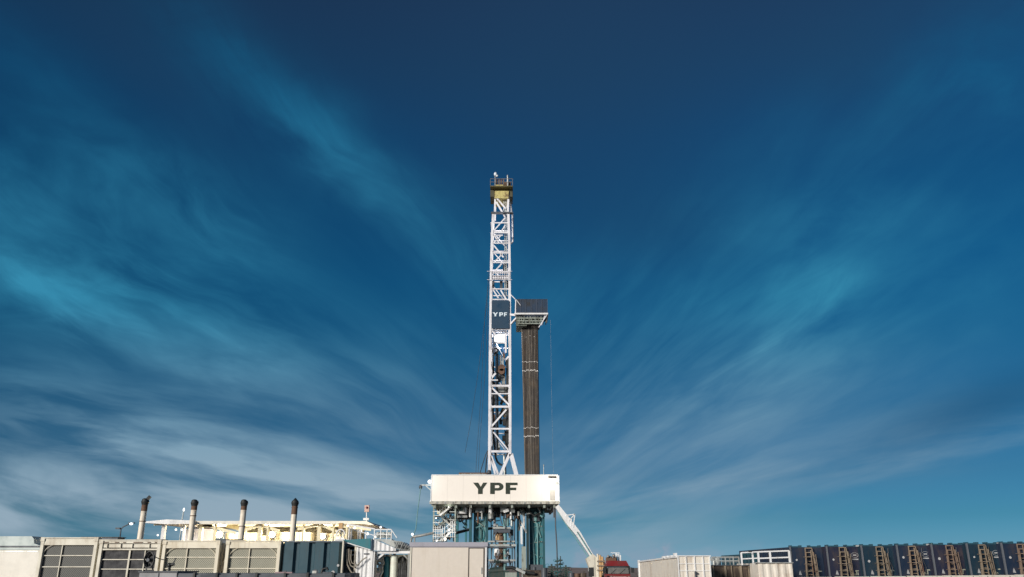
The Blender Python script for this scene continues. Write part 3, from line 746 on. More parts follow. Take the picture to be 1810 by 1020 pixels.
    for px, w, y0, y1 in ((879.2, .30, 626, 800), (897, .34, 632, 795), (872, .12, 628, 670)): dark.beam(W(px, y0, YF + 1.1), W(px, y1, YF + 1.1), w)
    dark.build_split('guide_rail', black, rig)
    MB().beam(W(876.3, 628, YF + .9), W(876.6, 798, YF + .9), .14).build_split('guide_rail', paint('pale_blue_steel', (.42, .50, .58), .4, amount=.5), rig)
    MB().beam(W(886, 612, YF + 1), W(894, 626, YF + 1), .22).build('hydraulic_arm', paint('bright_blue_steel', (.08, .20, .42), .4, amount=.3), rig)
    c_ = W(875.5, 620, YF + .8); MB().ring((c_.x, c_.z), .42, .2, YF + .7, YF + 1.0).build('upper_sheave', black, rig); MB().tube((c_.x, YF + .65, c_.z), (c_.x, YF + 1.1, c_.z), .2).build('sheave_hub', mastw, rig)
    tb = MB(); a, b = W(880.5, 662, YF + .9), W(893, 647, YF + .9); tb.box(a.x, b.x, YF + .6, YF + 1.4, a.z + .2, b.z - .2); c_ = (a + b) / 2
    tb.tube((c_.x, YF + .5, b.z - .3), (c_.x, YF + 1.5, b.z - .3), .42, n=20); tb.tube((c_.x, YF + .5, a.z + .3), (c_.x, YF + 1.5, a.z + .3), .36, n=20)
    tb.build('travelling_block', rust, rig)
    td = MB()
    for px, y0, y1, w in ((884, 663, 672, .55), (890, 663, 680, .4), (884.5, 628, 646, .25), (889, 632, 648, .2), (886, 685, 694, .8), (896, 684, 694, .5)): td.beam(W(px, y0, YF + 1.3), W(px, y1, YF + 1.3), w)
    td.build_split('top_drive', grey, rig)
    dk = MB()
    for px, y0, y1, w in ((870.5, 698, 716, .25), (874, 698, 716, .2), (871, 722, 756, .12), (892, 740, 752, .5), (885, 742, 750, .35), (871, 760, 796, .14), (894, 762, 790, .25), (890, 770, 780, .3), (869, 675, 680, .25), (874, 675, 680, .3)): dk.beam(W(px, y0, YF + 1.8), W(px, y1, YF + 1.8), w)
    dk.build_split('hose_tray', black, rig)
    br = MB()
    for (a, b), (c_, d), w in (((885, 715), (893, 700), .3), ((893, 712), (897, 698), .4), ((890, 722), (882, 742), .4), ((896, 723), (891, 738), .35), ((893, 770), (896, 792), .2)): br.beam(W(a, b, YF + 2), W(c_, d, YF + 2), w)
    br.build_split('swivel_linkage', paint('brown_olive_steel', (.17, .12, .05), .6, amount=.6), rig)
    for k in range(30):
        px = R.uniform(870, 897); py = R.uniform(606, 795); m = R.choice([black, dgrey, grey, rust, galv, brownpit])
        MB().beam(W(px, py, YF + R.uniform(.6, 2.2)), W(px + R.uniform(-3, 3), py + R.uniform(4, 16), YF + R.uniform(.6, 2.2)), R.uniform(.08, .3), R.uniform(.08, .25)).build('mast_fitting', m, rig)
    hs = MB()
    hs.path([W(a, b, YF + .8) for a, b in ((872, 640), (871, 700), (872, 760), (875, 798), (876, 808), (879, 816), (884, 821), (888, 822))], .12)
    hs.path([W(a, b, YF + 1.2) for a, b in ((898, 655), (897, 700), (899, 760), (897, 800), (893, 818), (894, 840))], .09)
    hs.path([W(a, b, YF + 1.2) for a, b in ((862, 796), (858, 805), (852, 824), (848, 838))], .045)
    hs.path([W(a, b, YF + 1.2) for a, b in ((863, 798), (860, 812), (858, 838))], .07)
    hs.build_split('kelly_hose', black, rig)
    MB().tube(W(891, 802, YF + 1), W(892, 842, YF + 1), .14).build('drill_string', galv, rig)
mast()

def racking():
    Y0, Y1 = 97.6, 101.2
    a, b = W(911, 554, Y0), W(968, 529.5, Y0); x0, x1 = W(911, 542, Y0).x, W(967.5, 542, Y0).x
    w = MB(); w.box(x0, x1, Y0, Y0 + .06, a.z, b.z); w.box(x1 - .06, x1, Y0 + .06, Y1, a.z, b.z); w.box(x0, x1, Y1, Y1 + .06, a.z, b.z)
    sh = w.build('racking_windshield', paint('windshield_navy', (.018, .038, .075), .5, dirt=(.02, .02, .02), amount=.9, scale=.5), rig)
    r = MB()
    for k in range(7):
        xx = x0 + (x1 - x0) * k / 6; r.box(xx - .03, xx + .03, Y0 - .05, Y0 - .002, a.z, b.z + (.08 if k in (0, 2, 6) else 0))
    r.box(x0, x1, Y0 - .05, Y0 - .003, b.z + .002, b.z + .05)
    r.build('windshield_rib', paint('dark_slate_steel', (.06, .075, .11), .5, amount=.4), sh)
    bb = MB(); bb.box(x0 - .15, x1 + .05, Y0 - .25, Y0 + .05, a.z - .2, a.z + .0); bb.box(x1 - .1, x1 + .1, Y0, Y1, a.z - .2, a.z); bb.build('racking_board_edge', white, rig)
    f = MB()
    for k in range(12):
        xx = x0 + .1 + k * (x1 - x0 - .2) / 11
        f.beam((xx, Y0 + .3, a.z - .35), (xx, Y1, a.z - .35), .08, .22)
        if k % 2: f.beam((xx, Y0 + .2, a.z - .2), (xx + R.uniform(-.2, .2), Y0 + .3, a.z - R.uniform(.8, 1.3)), .07)
    for d_, i0, i1 in ((-.55, .1, .3), (-.9, .2, .6), (-1.25, .3, .9)): f.beam((x0 + i0, Y0 + .25, a.z + d_), (x1 - i1, Y0 + .25, a.z + d_), .10, .12)
    for k in range(8): xx = x0 + .2 + k * .42; f.beam((xx, Y0 + .2, a.z - .3), (xx + .3, Y0 + .22, a.z - 1.25), .05)
    f.build('racking_finger', greyg, rig)
    d = MB(); d.box(x0 + .1, x0 + 1.4, Y0 + .4, Y1 - .3, a.z - 1.5, a.z - .5); d.box(x0 + .2, x1 - .9, Y0 + .8, Y1, a.z - 1.1, a.z - .45)
    d.build_split('racking_undercarriage', paint('dark_grey_green', (.06, .08, .065), .6, dirt=(.3, .3, .25), amount=.4, scale=2), rig)
    g = MB(); g.beam(W(967, 556, Y0), W(952, 579, Y0), .1); g.beam(W(963, 558, Y0), W(957, 575, Y0), .07); g.beam(W(900, 518, 99), W(912, 530, Y0 + .5), .08); g.beam(W(911.5, 530, Y0), W(911, 554, Y0), .12); g.beam(W(912, 529, Y0), W(920, 540, Y0 - .05), .0 + .05)
    g.beam(W(901, 556, 99), W(912, 557, Y0 + .3), .25); g.beam(W(901, 575, 99), W(913, 562, Y0 + .6), .2)
    g.build_split('racking_brace', mastw, rig)
racking()

PM = [pipe_m, paint('drill_pipe_dark', (.045, .036, .032), .6, .2, dirt=(.14, .10, .07), amount=.7, scale=.6), paint('drill_pipe_tan', (.085, .072, .06), .6, .2, dirt=(.18, .15, .12), amount=.7, scale=.6), paint('drill_pipe_pale', (.17, .145, .12), .6, .2, dirt=(.12, .09, .06), amount=.8, scale=.6)]
def pipes():
    rows, cols = 3, 12
    yb, yt = 98.6, 98.9
    a0, a1 = W(929.5, 838, 98.6).x, W(952.5, 838, 98.6).x
    b0, b1 = W(922.5, 580, 98.6).x, W(949.5, 580, 98.6).x
    zb, zt = 8.9, W(0, 570, 98.6).z
    for r_ in range(rows):
        for k in range(cols):
            f = k / (cols - 1); o = .07 if r_ % 2 else 0
            p = Vector((a0 + (a1 - a0) * f + o * .7, yb + r_ * .3, zb)); q = Vector((b0 + (b1 - b0) * f + o, yt + r_ * .3, zt))
            s = MB().tube(p, q, .073 + R.uniform(-.006, .006), n=8)
            ob = s.build('drill_pipe', PM[R.choice([0, 0, 1, 2, 2, 3])])
            tag(ob, 'dark brown drill pipe stand leaning upright in the racking board', 'drill pipe', 'drill pipe stands racked beside the mast')
            if r_ == 0:
                for py, w_ in ((594, .07), (639, .08), (654.5, .13), (756, .08), (771, .14)):
                    py += R.uniform(-1.3, 1.3); z_ = Zp(py, 98.6); g = (z_ - p.z) / (q.z - p.z); c_ = p.lerp(q, g); dd = (q - p).normalized()
                    if py < 600 and k % 3: continue
                    MB().tube(c_ - dd * w_ * .5, c_ + dd * w_ * .5, .098, n=8).build('tool_joint', joint_m, ob)
pipes()

def windwall():
    YF, YB = 93.0, 105.0
    x0, x1 = Xp(763, 865, YF), Xp(985.5, 865, YF); z0, z1 = Zp(886, YF), Zp(840.5, YF)
    w = MB(); w.box(x0, x1, YF, YF + .1, z0, z1)
    ww = w.build('wind_wall', panelw, rig)
    MB().box(x0, x1, YB, YB + .1, z0, z1).build('wind_wall', panelw, rig)
    MB().box(x0, x0 + .1, YF + .1, YB, z0, z1).build('wind_wall', panelw, rig)
    MB().box(x1 - .1, x1, YF + .1, YB, z0, z1).build('wind_wall', panelw, rig)
    e = MB(); e.box(x0 - .06, x1 + .06, YF - .05, YF + .12, z1 + .002, z1 + .10); e.box(x1 + .003, x1 + .2, YF - .05, YF + .15, z0, z1); e.box(x0 - .1, x0 - .003, YF - .04, YF + .1, z0, z1)
    e.build('edge_trim', white, ww)
    s = MB()
    for k in range(1, 8):
        xx = x0 + (x1 - x0) * k / 8; s.box(xx - .012, xx + .012, YF - .006, YF - .001, z0 + .02, z1 - .02)
    s.build('panel_seam', paint('seam_line', (.70, .64, .58), .6, amount=.1), ww)
    lt = MB(); a, b = Zp(873.2, YF), Zp(853.2, YF)
    for ch, p0, p1 in (('Y', 836, 861), ('P', 866.4, 889.6), ('F', 893.7, 914.5)): letter(lt, ch, Xp(p0, 863, YF), Xp(p1, 863, YF), a, b, YF - .05, YF - .007)
    tag(lt.build('lettering', letter_d, ww), 'dark green block letters')
    MB().box(Xp(969.5, 843, YF), Xp(983, 843, YF), YF - .1, YF - .007, Zp(845, YF), Zp(842, YF)).build('vent', black, ww)
    MB().box(Xp(972, 876, YF), Xp(980.5, 876, YF), YF - .05, YF - .007, Zp(884, YF), Zp(866, YF)).build('access_panel', paint('brushed_grey_panel', (.50, .47, .42), .5, dirt=(.35, .33, .3), amount=.4), ww)
    # floor
    MB().box(x0 - .1, x1 + .15, YF - .1, YB + .2, z0 - .28, z0 - .003).build('rig_floor', greyg, rig)
    tr = MB(); tr.box(x0 - .15, x1 + .2, YF - .35, YF - .12, z0 - .32, z0 - .05)
    tr.build('floor_edge_beam', paint('pale_floor_beam', (.48, .46, .40), .5, dirt=(.15, .13, .10), amount=.9, scale=2), rig)
    dsh = MB()
    for px in range(772, 980, 14): dsh.box(Xp(px, 890, YF), Xp(px + 3, 890, YF), YF - .38, YF - .352, z0 - .3, z0 - .12)
    dsh.build_split('beam_bracket', grey, rig)
    bm = MB()
    for k in range(7): yy = YF + .6 + k * 1.9; bm.box(x0, x1, yy, yy + .25, z0 - .5, z0 - .285)
    for px in (768, 806, 832, 866, 905, 935, 962, 980): xx = Xp(px, 890, YF); bm.box(xx - .12, xx + .12, YF, YB, z0 - .7, z0 - .286)
    bm.build_split('floor_joist', greyg, rig)
    # rooftop clutter left of mast
    c_ = MB()
    for k in range(18): px = 812 + k * 2.7; c_.tube(W(px, 839.5, 97), W(px + 1.5, 837.3 + R.random() * .8, 97), .1)
    c_.build_split('railing_bits', grey, rig); 
    m = MB(); m.beam(W(811, 837, 97), W(862, 837, 97), .1, .2); m.build_split('winch_rail', rust, rig)
    m = MB(); m.ball(W(864.5, 836, 97.5), .28, sz=1.3); m.build('winch', dgrey, rig)
    m = MB(); m.tube(W(961, 841, 95), W(961, 824, 95), .035); m.ball(W(961, 822.5, 95), .09); m.build('corner_antenna', galv, rig)
windwall()

def sub():
    Yc = 96.0
    P = lambda px, py, Y=Yc: W(px, py, Y)
    zt = Zp(893, 96)
    def col(pxa, pxb, Y, mat, pt=893, base=0, d=.8):
        x0, x1 = Xp(pxa, 940, Y), Xp(pxb, 940, Y)
        return MB().box(x0, x1, Y, Y + d, base, Zp(pt, Y)).build_split('substructure_column', mat, rig)
    blue_d = paint('dark_teal_steel', (.012, .085, .10), .45, dirt=(.02, .03, .03), amount=.6)
    col(829, 833.5, 95.6, blue_d); col(858.5, 862.5, 95.7, blue_d); col(930.5, 935, 95.4, paint('near_black_teal', (.008, .028, .03), .5, amount=.3)); col(959.5, 963, 95.2, blue_d)
    # left teal box column with X lattice and rounded gusset
    a = MB(); x0, x1 = Xp(837, 940, 96.4), Xp(858, 940, 96.4); z1 = Zp(900, 96.4)
    a.box(x0, x0 + .25, 96.4, 96.9, 0, z1); a.box(x1 - .25, x1, 96.4, 96.9, 0, z1)
    a.box(x0 + .25, x1 - .25, 96.75, 96.85, 0, z1 - 1.2)
    a.build_split('substructure_column', tealL, rig)
    c_ = MB(); cc = ((x0 + x1) / 2, Zp(945, 96.4)); c_.ring(cc, .95, .16, 96.3, 96.42, sx=.62); c_.beam((x0 + .2, 96.3, Zp(925, 96.4)), (x1 - .2, 96.3, Zp(912, 96.4)), .1); c_.beam((cc[0], 96.32, Zp(925, 96.4)), (cc[0], 96.32, Zp(962, 96.4)), .15)
    c_.build('column_gusset', teal, rig)
    # right wide teal column
    a = MB(); x0, x1 = Xp(936, 950, 96.2), Xp(959, 950, 96.2)
    a.box(x0, x1, 96.3, 96.9, 0, Zp(897, 96.2)); a.build_split('substructure_column', teal, rig)
    a = MB(); a.beam((x0 + .25, 96.2, Zp(912, 96.2)), (x0 + .55, 96.2, 1), .18); a.beam((x1 - .9, 96.22, Zp(915, 96.2)), (x1 - .2, 96.22, Zp(950, 96.2)), .13); a.beam((x1 - .2, 96.22, Zp(920, 96.2)), (x1 - .9, 96.22, Zp(960, 96.2)), .10)
    a.tube((x1 - .75, 96.1, Zp(905, 96.2)), (x1 - .75, 96.1, Zp(921, 96.2)), .22); a.tube((x0 + .9, 96.15, 1), (x0 + .9, 96.15, Zp(925, 96.2)), .09)
    a.build_split('hydraulic_ram', tealL, rig)
    a = MB(); a.box(x0 - .1, x1 + .05, 95.6, 96.28, Zp(1010, 96), Zp(998, 96)); a.box(x0 + .2, x1 - .3, 96.0, 96.29, Zp(921, 96), Zp(908, 96)) ; a.build('column_foot', dgrey, rig)
    # rear columns
    for px, w in ((806, 4), (822, 3), (914, 3), (925, 3), (948, 8)):
        col(px, px + w, 103.5, teal, 894)
    # grey green lower column + white strut
    a = MB(); a.box(Xp(922, 985, 95.8), Xp(929.5, 985, 95.8), 95.8, 96.4, 0, Zp(966, 95.8)); a.build('accumulator_frame', greyg, rig)
    a = MB(); a.beam(P(918.5, 919), P(931, 942), .3, .2); a.beam(P(921.5, 930), P(922, 962), .22); a.beam(P(919, 921), P(918, 938), .13); a.beam(P(926, 905), P(926, 930), .2)
    a.build_split('diagonal_strut', white, rig)
    # cross pipe
    a = MB(); a.tube(P(805, 942.5, 97.5), P(830, 936, 97.2), .16); a.tube(P(862, 935, 97), P(883, 932, 96.8), .15); a.build_split('cross_pipe', black, rig)
    a = MB(); a.beam(P(862, 932.8, 96.6), P(881, 930.8, 96.5), .12, .1); a.beam(P(806, 940, 97), P(829, 934, 97), .1, .08); a.build_split('cross_pipe_tray', galv, rig)
    # equipment hung below the floor
    def bx(px0, px1, y0, y1, Y, d=.8):
        p, q = W(px0, y1, Y), W(px1, y0, Y); return (p.x, q.x, Y, Y + d, p.z, q.z)
    for nm, m, L in (('underfloor_tank', grey, ((808, 826, 904, 909, 95, .5), (808, 826, 911, 915, 95, .5), (884, 896, 893, 905, 94.5, 1), (900, 910, 895, 906, 94.6, .8), (840, 856, 897, 906, 95, .6))),
                     ('underfloor_machinery', black, ((806, 834, 893, 917, 97, 2), (838, 862, 893, 912, 98, 2), (862, 880, 893, 906, 97, 2), (873, 885, 900, 914, 96, 1), (893, 918, 893, 910, 98, 2), (908, 917, 905, 916, 96, 1), (918, 934, 893, 904, 97, 2), (938, 960, 893, 903, 97, 2), (880, 912, 893, 902, 96.5, 1), (962, 975, 893, 897, 95, 1), (886, 892, 906, 912, 96, .5)))):
        for q in L: MB().box(*bx(*q)).build(nm, m, rig)
    for px, y0, y1, r_, m in ((831.5, 892, 914, .15, white), (867, 891, 911, .22, white), (822, 897, 905, .3, grey), (868, 908, 917, .35, grey), (903, 905, 918, .12, white), (917, 904, 912, .16, grey), (893, 903, 906, .1, white), (852, 903, 918, .12, grey), (845, 905, 925, .1, rust)):
        MB().tube(P(px, y1, 94.6), P(px, y0, 94.6), r_, n=12).build('underfloor_cylinder', m, rig)
    a = MB(); a.beam(P(890, 904.5, 94.4), P(899, 901.5, 94.4), .3, .3); a.tube(P(808, 906, 94.7), P(824, 906, 94.7), .16); a.build_split('bright_pipe', white, rig)
    for k in range(46):
        px = R.uniform(806, 962); y0 = R.uniform(894, 908); Y = R.uniform(94.6, 97); m = R.choice([grey, greyg, galv, dgrey, black, rust, tealL])
        dx, dy = R.uniform(-6, 6), R.uniform(3, 12)
        MB().tube(P(px, y0, Y), P(px + dx, y0 + dy, Y), R.uniform(.05, .13), n=8).build('underfloor_pipe', m, rig)
    for k in range(60):
        px = R.uniform(806, 966); y0 = R.uniform(893, 912); Yq = R.uniform(93.6, 99); m = R.choice([grey, white, galv, dgrey, black, black, rust, tealL, greyg])
        dx, dy = R.choice([(R.uniform(-9, 9), R.uniform(-1, 2)), (R.uniform(-1, 1), R.uniform(4, 14)), (R.uniform(-6, 6), R.uniform(3, 9))])
        MB().beam(P(px, y0, Yq), P(px + dx, y0 + dy, Yq), R.uniform(.06, .2), R.uniform(.06, .16)).build('underfloor_bracket', m, rig)
    for pa, pb, q in ((806, 829, 3), (862, 930, 5)):
        for k in range(q):
            ya = R.uniform(916, 935); xx = R.uniform(pa, pb - 8)
            MB().tube(P(xx, ya, 97.5), P(xx + R.uniform(4, 12), ya + R.uniform(-6, 12), 97.5), R.uniform(.04, .08), n=8).build('underfloor_brace', R.choice([galv, tealL, dgrey]), rig)
    for x0_, x1_ in ((838, 857), (937, 958)):
        for k in range(7):
            ya = 905 + k * 14; MB().beam(P(x0_, ya, 96.22), P(x1_, ya + (12 if k % 2 else -4), 96.22), .07, .07).build('column_lattice', [blue_d, greyg, tealL][k % 3], rig)
    for px, dY in ((868, 98), (905, 98), (915, 97)):
        MB().beam(P(px, 905, dY), P(px + R.uniform(-1, 1), 1010, dY), .11, .11).build('inner_post', R.choice([teal, greyg]), rig)
    hs = MB()
    for P_ in (((862, 918), (867, 922), (873, 917), (877, 911)), ((898, 910), (904, 918), (909, 921), (912, 912)), ((808, 916), (813, 922), (820, 918)), ((918, 912), (919, 925), (917, 938)), ((936, 905), (944, 912), (952, 908), (958, 915))):
        hs.path([P(a, b, 95) for a, b in P_], .1)
    hs.build_split('hanging_hose', black, rig)
    hs = MB()
    hs.path([P(a, b, 95.5) for a, b in ((876, 905), (873, 935), (870, 970), (868, 990), (864, 1003))], .05)
    hs.path([P(a, b, 95.5) for a, b in ((909, 900), (909, 940), (910, 1004))], .07)
    hs.path([P(a, b, 93.2) for a, b in ((981.5, 893), (982, 930), (984, 960), (985, 990))], .07)
    hs.path([P(a, b, 93.2) for a, b in ((979, 893), (979.5, 915))], .10)
    hs.build_split('hanging_cable', dgrey, rig)
    a = MB(); a.path([P(966, 895, 94), P(968, 900, 94), P(972, 901, 94), (P(975, 896, 94))], .08); a.build('hose_loop', galv, rig)
sub()

def stair():
    Y0 = 94.2; P = lambda px, py, d=0: W(px, py, Y0 + d)
    for px in (767, 805):
        for d in (0, 2.2): MB().beam(P(px, 893, d), Z0(P(px, 958, d)), .16, .16, up=(0, 1, 0)).build('stair_post', greyg, rig)
    for i, (a, b, d) in enumerate((((798, 894), (777, 911), 0), ((777, 911), (803, 935), .9), ((803, 935), (780, 955), 0), ((792, 893), (773, 908), 1.6), ((776, 930), (802, 912), 1.5))):
        f = MB(); p, q = P(*a, d), P(*b, d); up = (0, 1, 0)
        for s in (0, .8): f.beam(p + Vector((0, s, 0)), q + Vector((0, s, 0)), .2, .08, up=up)
        n = 9
        for k in range(n): c_ = p.lerp(q, (k + .5) / n); f.box(c_.x - .13, c_.x + .13, c_.y, c_.y + .8, c_.z - .02, c_.z + .02)
        for h in (.5, 1.0): f.beam(p + Vector((0, 0, h)), q + Vector((0, 0, h)), .055)
        for k in range(5): c_ = p.lerp(q, k / 4); f.beam(c_, c_ + Vector((0, 0, 1)), .05)
        f.build('stair_flight', [white, galv, white, yellowp, galv][i], rig)
    l = MB()
    for px0, px1, py in ((766, 777, 911), (766, 778, 932), (795, 806, 935), (766, 784, 944), (766, 788, 955), (790, 806, 948), (795, 806, 918), (795, 806, 925), (795, 806, 904)):
        a, b = P(px0, py), P(px1, py); l.box(a.x, b.x, Y0 - .1, Y0 + 2.2, a.z - .08, a.z)
    l.build_split('stair_landing', galv, rig)
    r = MB()
    for px0, px1, py in ((765, 778, 904), (765, 778, 924), (765, 782, 936), (765, 782, 939), (765, 785, 948), (792, 806, 941), (794, 806, 928)):
        r.beam(P(px0, py, -.12), P(px1, py, -.12), .06)
    for px in (766, 770, 774, 778, 782, 786):
        r.beam(P(px, 930, -.12), P(px, 957, -.12), .055)
    for px in (796, 800, 804): r.beam(P(px, 922, -.12), P(px, 950, -.12), .05)
    r.build_split('stair_railing', white, rig)
    for k in range(48):
        px = R.uniform(767, 803); py = R.uniform(895, 954); m = R.choice([galv, white, yellowp, greyg, dgrey, rust, black, brownpit])
        dx, dy = R.choice([(8, 7), (-8, 7), (7, 0), (0, 8), (5, 5)]); f_ = R.uniform(.4, 1.1)
        MB().beam(P(px, py, R.uniform(.2, 2.0)), P(min(805, max(766, px + dx * f_)), min(957, py + dy * f_), R.uniform(.2, 2.0)), R.uniform(.05, .13), R.uniform(.05, .2)).build('stair_brace', m, rig)
    d = MB(); a, b = P(786, 908, 2.3), P(804, 894, 2.3); d.box(a.x, b.x, Y0 + 2.3, Y0 + 2.6, a.z, b.z); a, b = P(782, 925, 2), P(803, 915, 2); d.box(a.x, b.x, Y0 + 2, Y0 + 2.3, a.z, b.z); d.build_split('stair_backing', dgrey, rig)
    for px, py, r_ in ((771, 916, .08), (794, 937, .10), (787, 953, .15), (772, 956, .09), (793, 896, .08)):
        o = MB().ball(P(px, py, -.35), r_).build('stair_lamp', L_soft, rig)
        l = bpy.data.lights.new('stair_light', 'POINT'); l.energy = 9; l.color = (1, .95, .8); l.shadow_soft_size = .2
        lo = bpy.data.objects.new('stair_light', l); C.objects.link(lo); lo.parent = rig; lo.location = P(px, py, -.9) - rig.location
stair()

# arm lamps on the left corner of the wall
def wall_lamps():
    Y = 93.4
    a = MB(); a.beam(W(743, 857.5, Y), W(763, 857.5, Y), .14); a.beam(W(752, 858, Y), W(763, 868, Y), .1); a.build('lamp_arm', galv, rig)
    MB().ball(W(743.5, 861, Y), .2, sz=1.2).build('arm_pulley', dgrey, rig)
    for px, py, r_, m in ((759.5, 851.5, .22, L_cool), (761.5, 886, .10, L_soft), (987.5, 886, .14, L_soft)):
        MB().ball(W(px, py, Y - .2), r_).build('wall_lamp', m, rig)
    # flood on the right corner washing the panel
    p = W(979, 852, 92.5); MB().box(p.x - .22, p.x + .22, p.y, p.y + .15, p.z - .14, p.z + .14).build('corner_floodlight', L_soft, rig)
    for px, py, e, cl, dY in ((977, 856, 110, (1, .96, .85), -1.1), (756, 852, 20, (.85, .95, 1), -.8)):
        l = bpy.data.lights.new('corner_light', 'POINT'); l.energy = e; l.color = cl; l.shadow_soft_size = .4
        lo = bpy.data.objects.new('corner_light', l); C.objects.link(lo); lo.parent = rig; lo.location = W(px, py, 92.6 + dY) - rig.location
    # mast point lights: one at the floodlight, the others added to whiten the lattice
    for px, py, e, dY in ((883, 600, 190, 1.9), (884, 470, 90, 1.3), (884, 400, 80, 1.3), (888, 338, 60, -3.5)):
        l = bpy.data.lights.new('mast_light', 'POINT'); l.energy = e; l.color = (.95, .95, 1); l.shadow_soft_size = .5
        lo = bpy.data.objects.new('mast_light', l); C.objects.link(lo); lo.parent = rig; lo.location = W(px, py, 99 + dY) - rig.location
wall_lamps()
t = thing('hoist_line', 'pale slack line hanging from the lamp arm left of the lettered wall', 'cable', W(735, 935, 92.6))
MB().path([W(a, b, 92.6) for a, b in ((743.5, 862), (742, 875), (738, 905), (735, 935), (731, 945))], .05).build('rope', tealL, t)
t = thing('catwalk_arm', 'pale horizontal pipe with lit end lamp left of the stair tower', 'pipework', Z0(W(748, 946, 92.6)))
MB().path([W(729, 949, 92.6), W(742, 947, 92.6), W(752, 945, 92.6), W(766, 942, 92.8)], .14).build('pipe', galv, t)
MB().ball(W(729, 944.5, 92.4), .14).build('end_lamp', L_cool, t)
MB().tube(W(733, 948, 92.6), Z0(W(733, 960, 92.6)), .08).build('support_leg', grey, t)
MB().path([W(726, 958, 92.6), W(728, 950, 92.6)], .1).build('bracket', grey, t)

# guy lines
for i, P_ in enumerate((((863, 480), (862.5, 520), (845, 660), (833, 740), (822, 800)), ((864, 490), (857, 560), (850, 700), (843, 800), (841, 838)), ((862, 535), (859, 640), (848, 780), (845, 838)))):
    Ys = 98.8; o = MB().path([W(a, b, Ys) for a, b in P_], .022, 6).build('guy_line', black)
    tag(o, ['thin dark guy line slanting farthest left from the mast', 'thin dark cable dropping left of the mast to the wall top', 'thin dark cable nearest the left mast leg'][i], 'cable', 'thin lines left of the mast')
o = MB().path([W(973, 566, 98), W(975, 700, 98), W(978, 838, 98)], .010, 6).build('guy_line', grey); tag(o, 'very thin pale line hanging right of the racked pipes', 'cable')

# blow-out preventer stack under the floor
def bop():
    Y = 95.6; P = lambda px, py, d=0: W(px, py, Y + d)
    t = thing('blowout_preventer', 'stacked blowout preventer with pale flanges under the middle of the rig floor', 'well equipment', Z0(P(888, 1005)))
    cx = P(888.5, 960).x
    def cyl(y0, y1, r, m, nm, dx=0): MB().tube((cx + dx, Y, Zp(y1, Y)), (cx + dx, Y, Zp(y0, Y)), r, n=16).build(nm, m, t)
    cyl(916, 1008, .22, tealL, 'riser_pipe', .25); cyl(930, 1008, .27, rust, 'spool', -.2)
    for y0, y1, w, m in ((932, 935, 2.0, galv), (936, 942, 1.9, dgrey), (956, 958.5, 3.0, galv), (962, 966, 3.3, galv), (967, 969, 2.7, dgrey), (989, 992, 3.2, galv), (992, 995, 2.6, dgrey)):
        MB().box(cx - w * .55, cx + w * .45, Y - .5, Y + .6, Zp(y1, Y), Zp(y0, Y)).build('ram_bonnet', m, t)
    for (dx, y0, y1, r, m) in ((-.7, 936, 945, .28, black), (.9, 936, 947, .28, black), (-.5, 944, 955, .3, orange_m), (-.6, 970, 982, .35, white), (-.3, 982, 1000, .42, rust), (.55, 906, 930, .16, tealL), (1.0, 906, 930, .14, galv), (-.9, 915, 930, .14, white), (-.15, 948, 956, .35, rust), (-1.2, 965, 968, .2, black), (1.2, 965, 968, .2, black)):
        cyl(y0, y1, r, m, 'actuator', dx)
    for k in range(34):
        px = R.uniform(872, 904); py = R.uniform(925, 1003); m = R.choice([galv, white, dgrey, rust, tealL, black, greyg])
        dx, dy = R.choice([(R.uniform(-5, 5), R.uniform(-1, 1)), (R.uniform(-.6, .6), R.uniform(3, 9)), (R.uniform(-4, 4), R.uniform(2, 6))])
        MB().tube(P(px, py, R.uniform(-.5, .4)), P(px + dx, py + dy, R.uniform(-.5, .4)), R.uniform(.05, .16), n=8).build('choke_pipe', m, t)
    h = MB()
    for P_ in (((880, 972), (876, 985), (870, 1000)), ((884, 975), (879, 990), (874, 1004)), ((893, 972), (898, 985), (902, 1003)), ((878, 940), (874, 950), (876, 962)), ((900, 940), (903, 950), (901, 965)), ((886, 900), (884, 915), (888, 928)), ((893, 902), (895, 920), (893, 935))): h.path([P(a, b, -.6) for a, b in P_], .055)
    h.build_split('control_hose', dgrey, t)
    f = MB()
    for k in range(5): f.beam(P(868 + k * 3, 1006, -.8), P(874 + k * 2.4, 992, -.8), .06)
    f.beam(P(866, 1006, -.8), P(888, 1006, -.8), .1); f.beam(P(873, 991, -.8), P(886, 992, -.8), .1)
    f.build('base_frame', blackgreen, t)
bop()

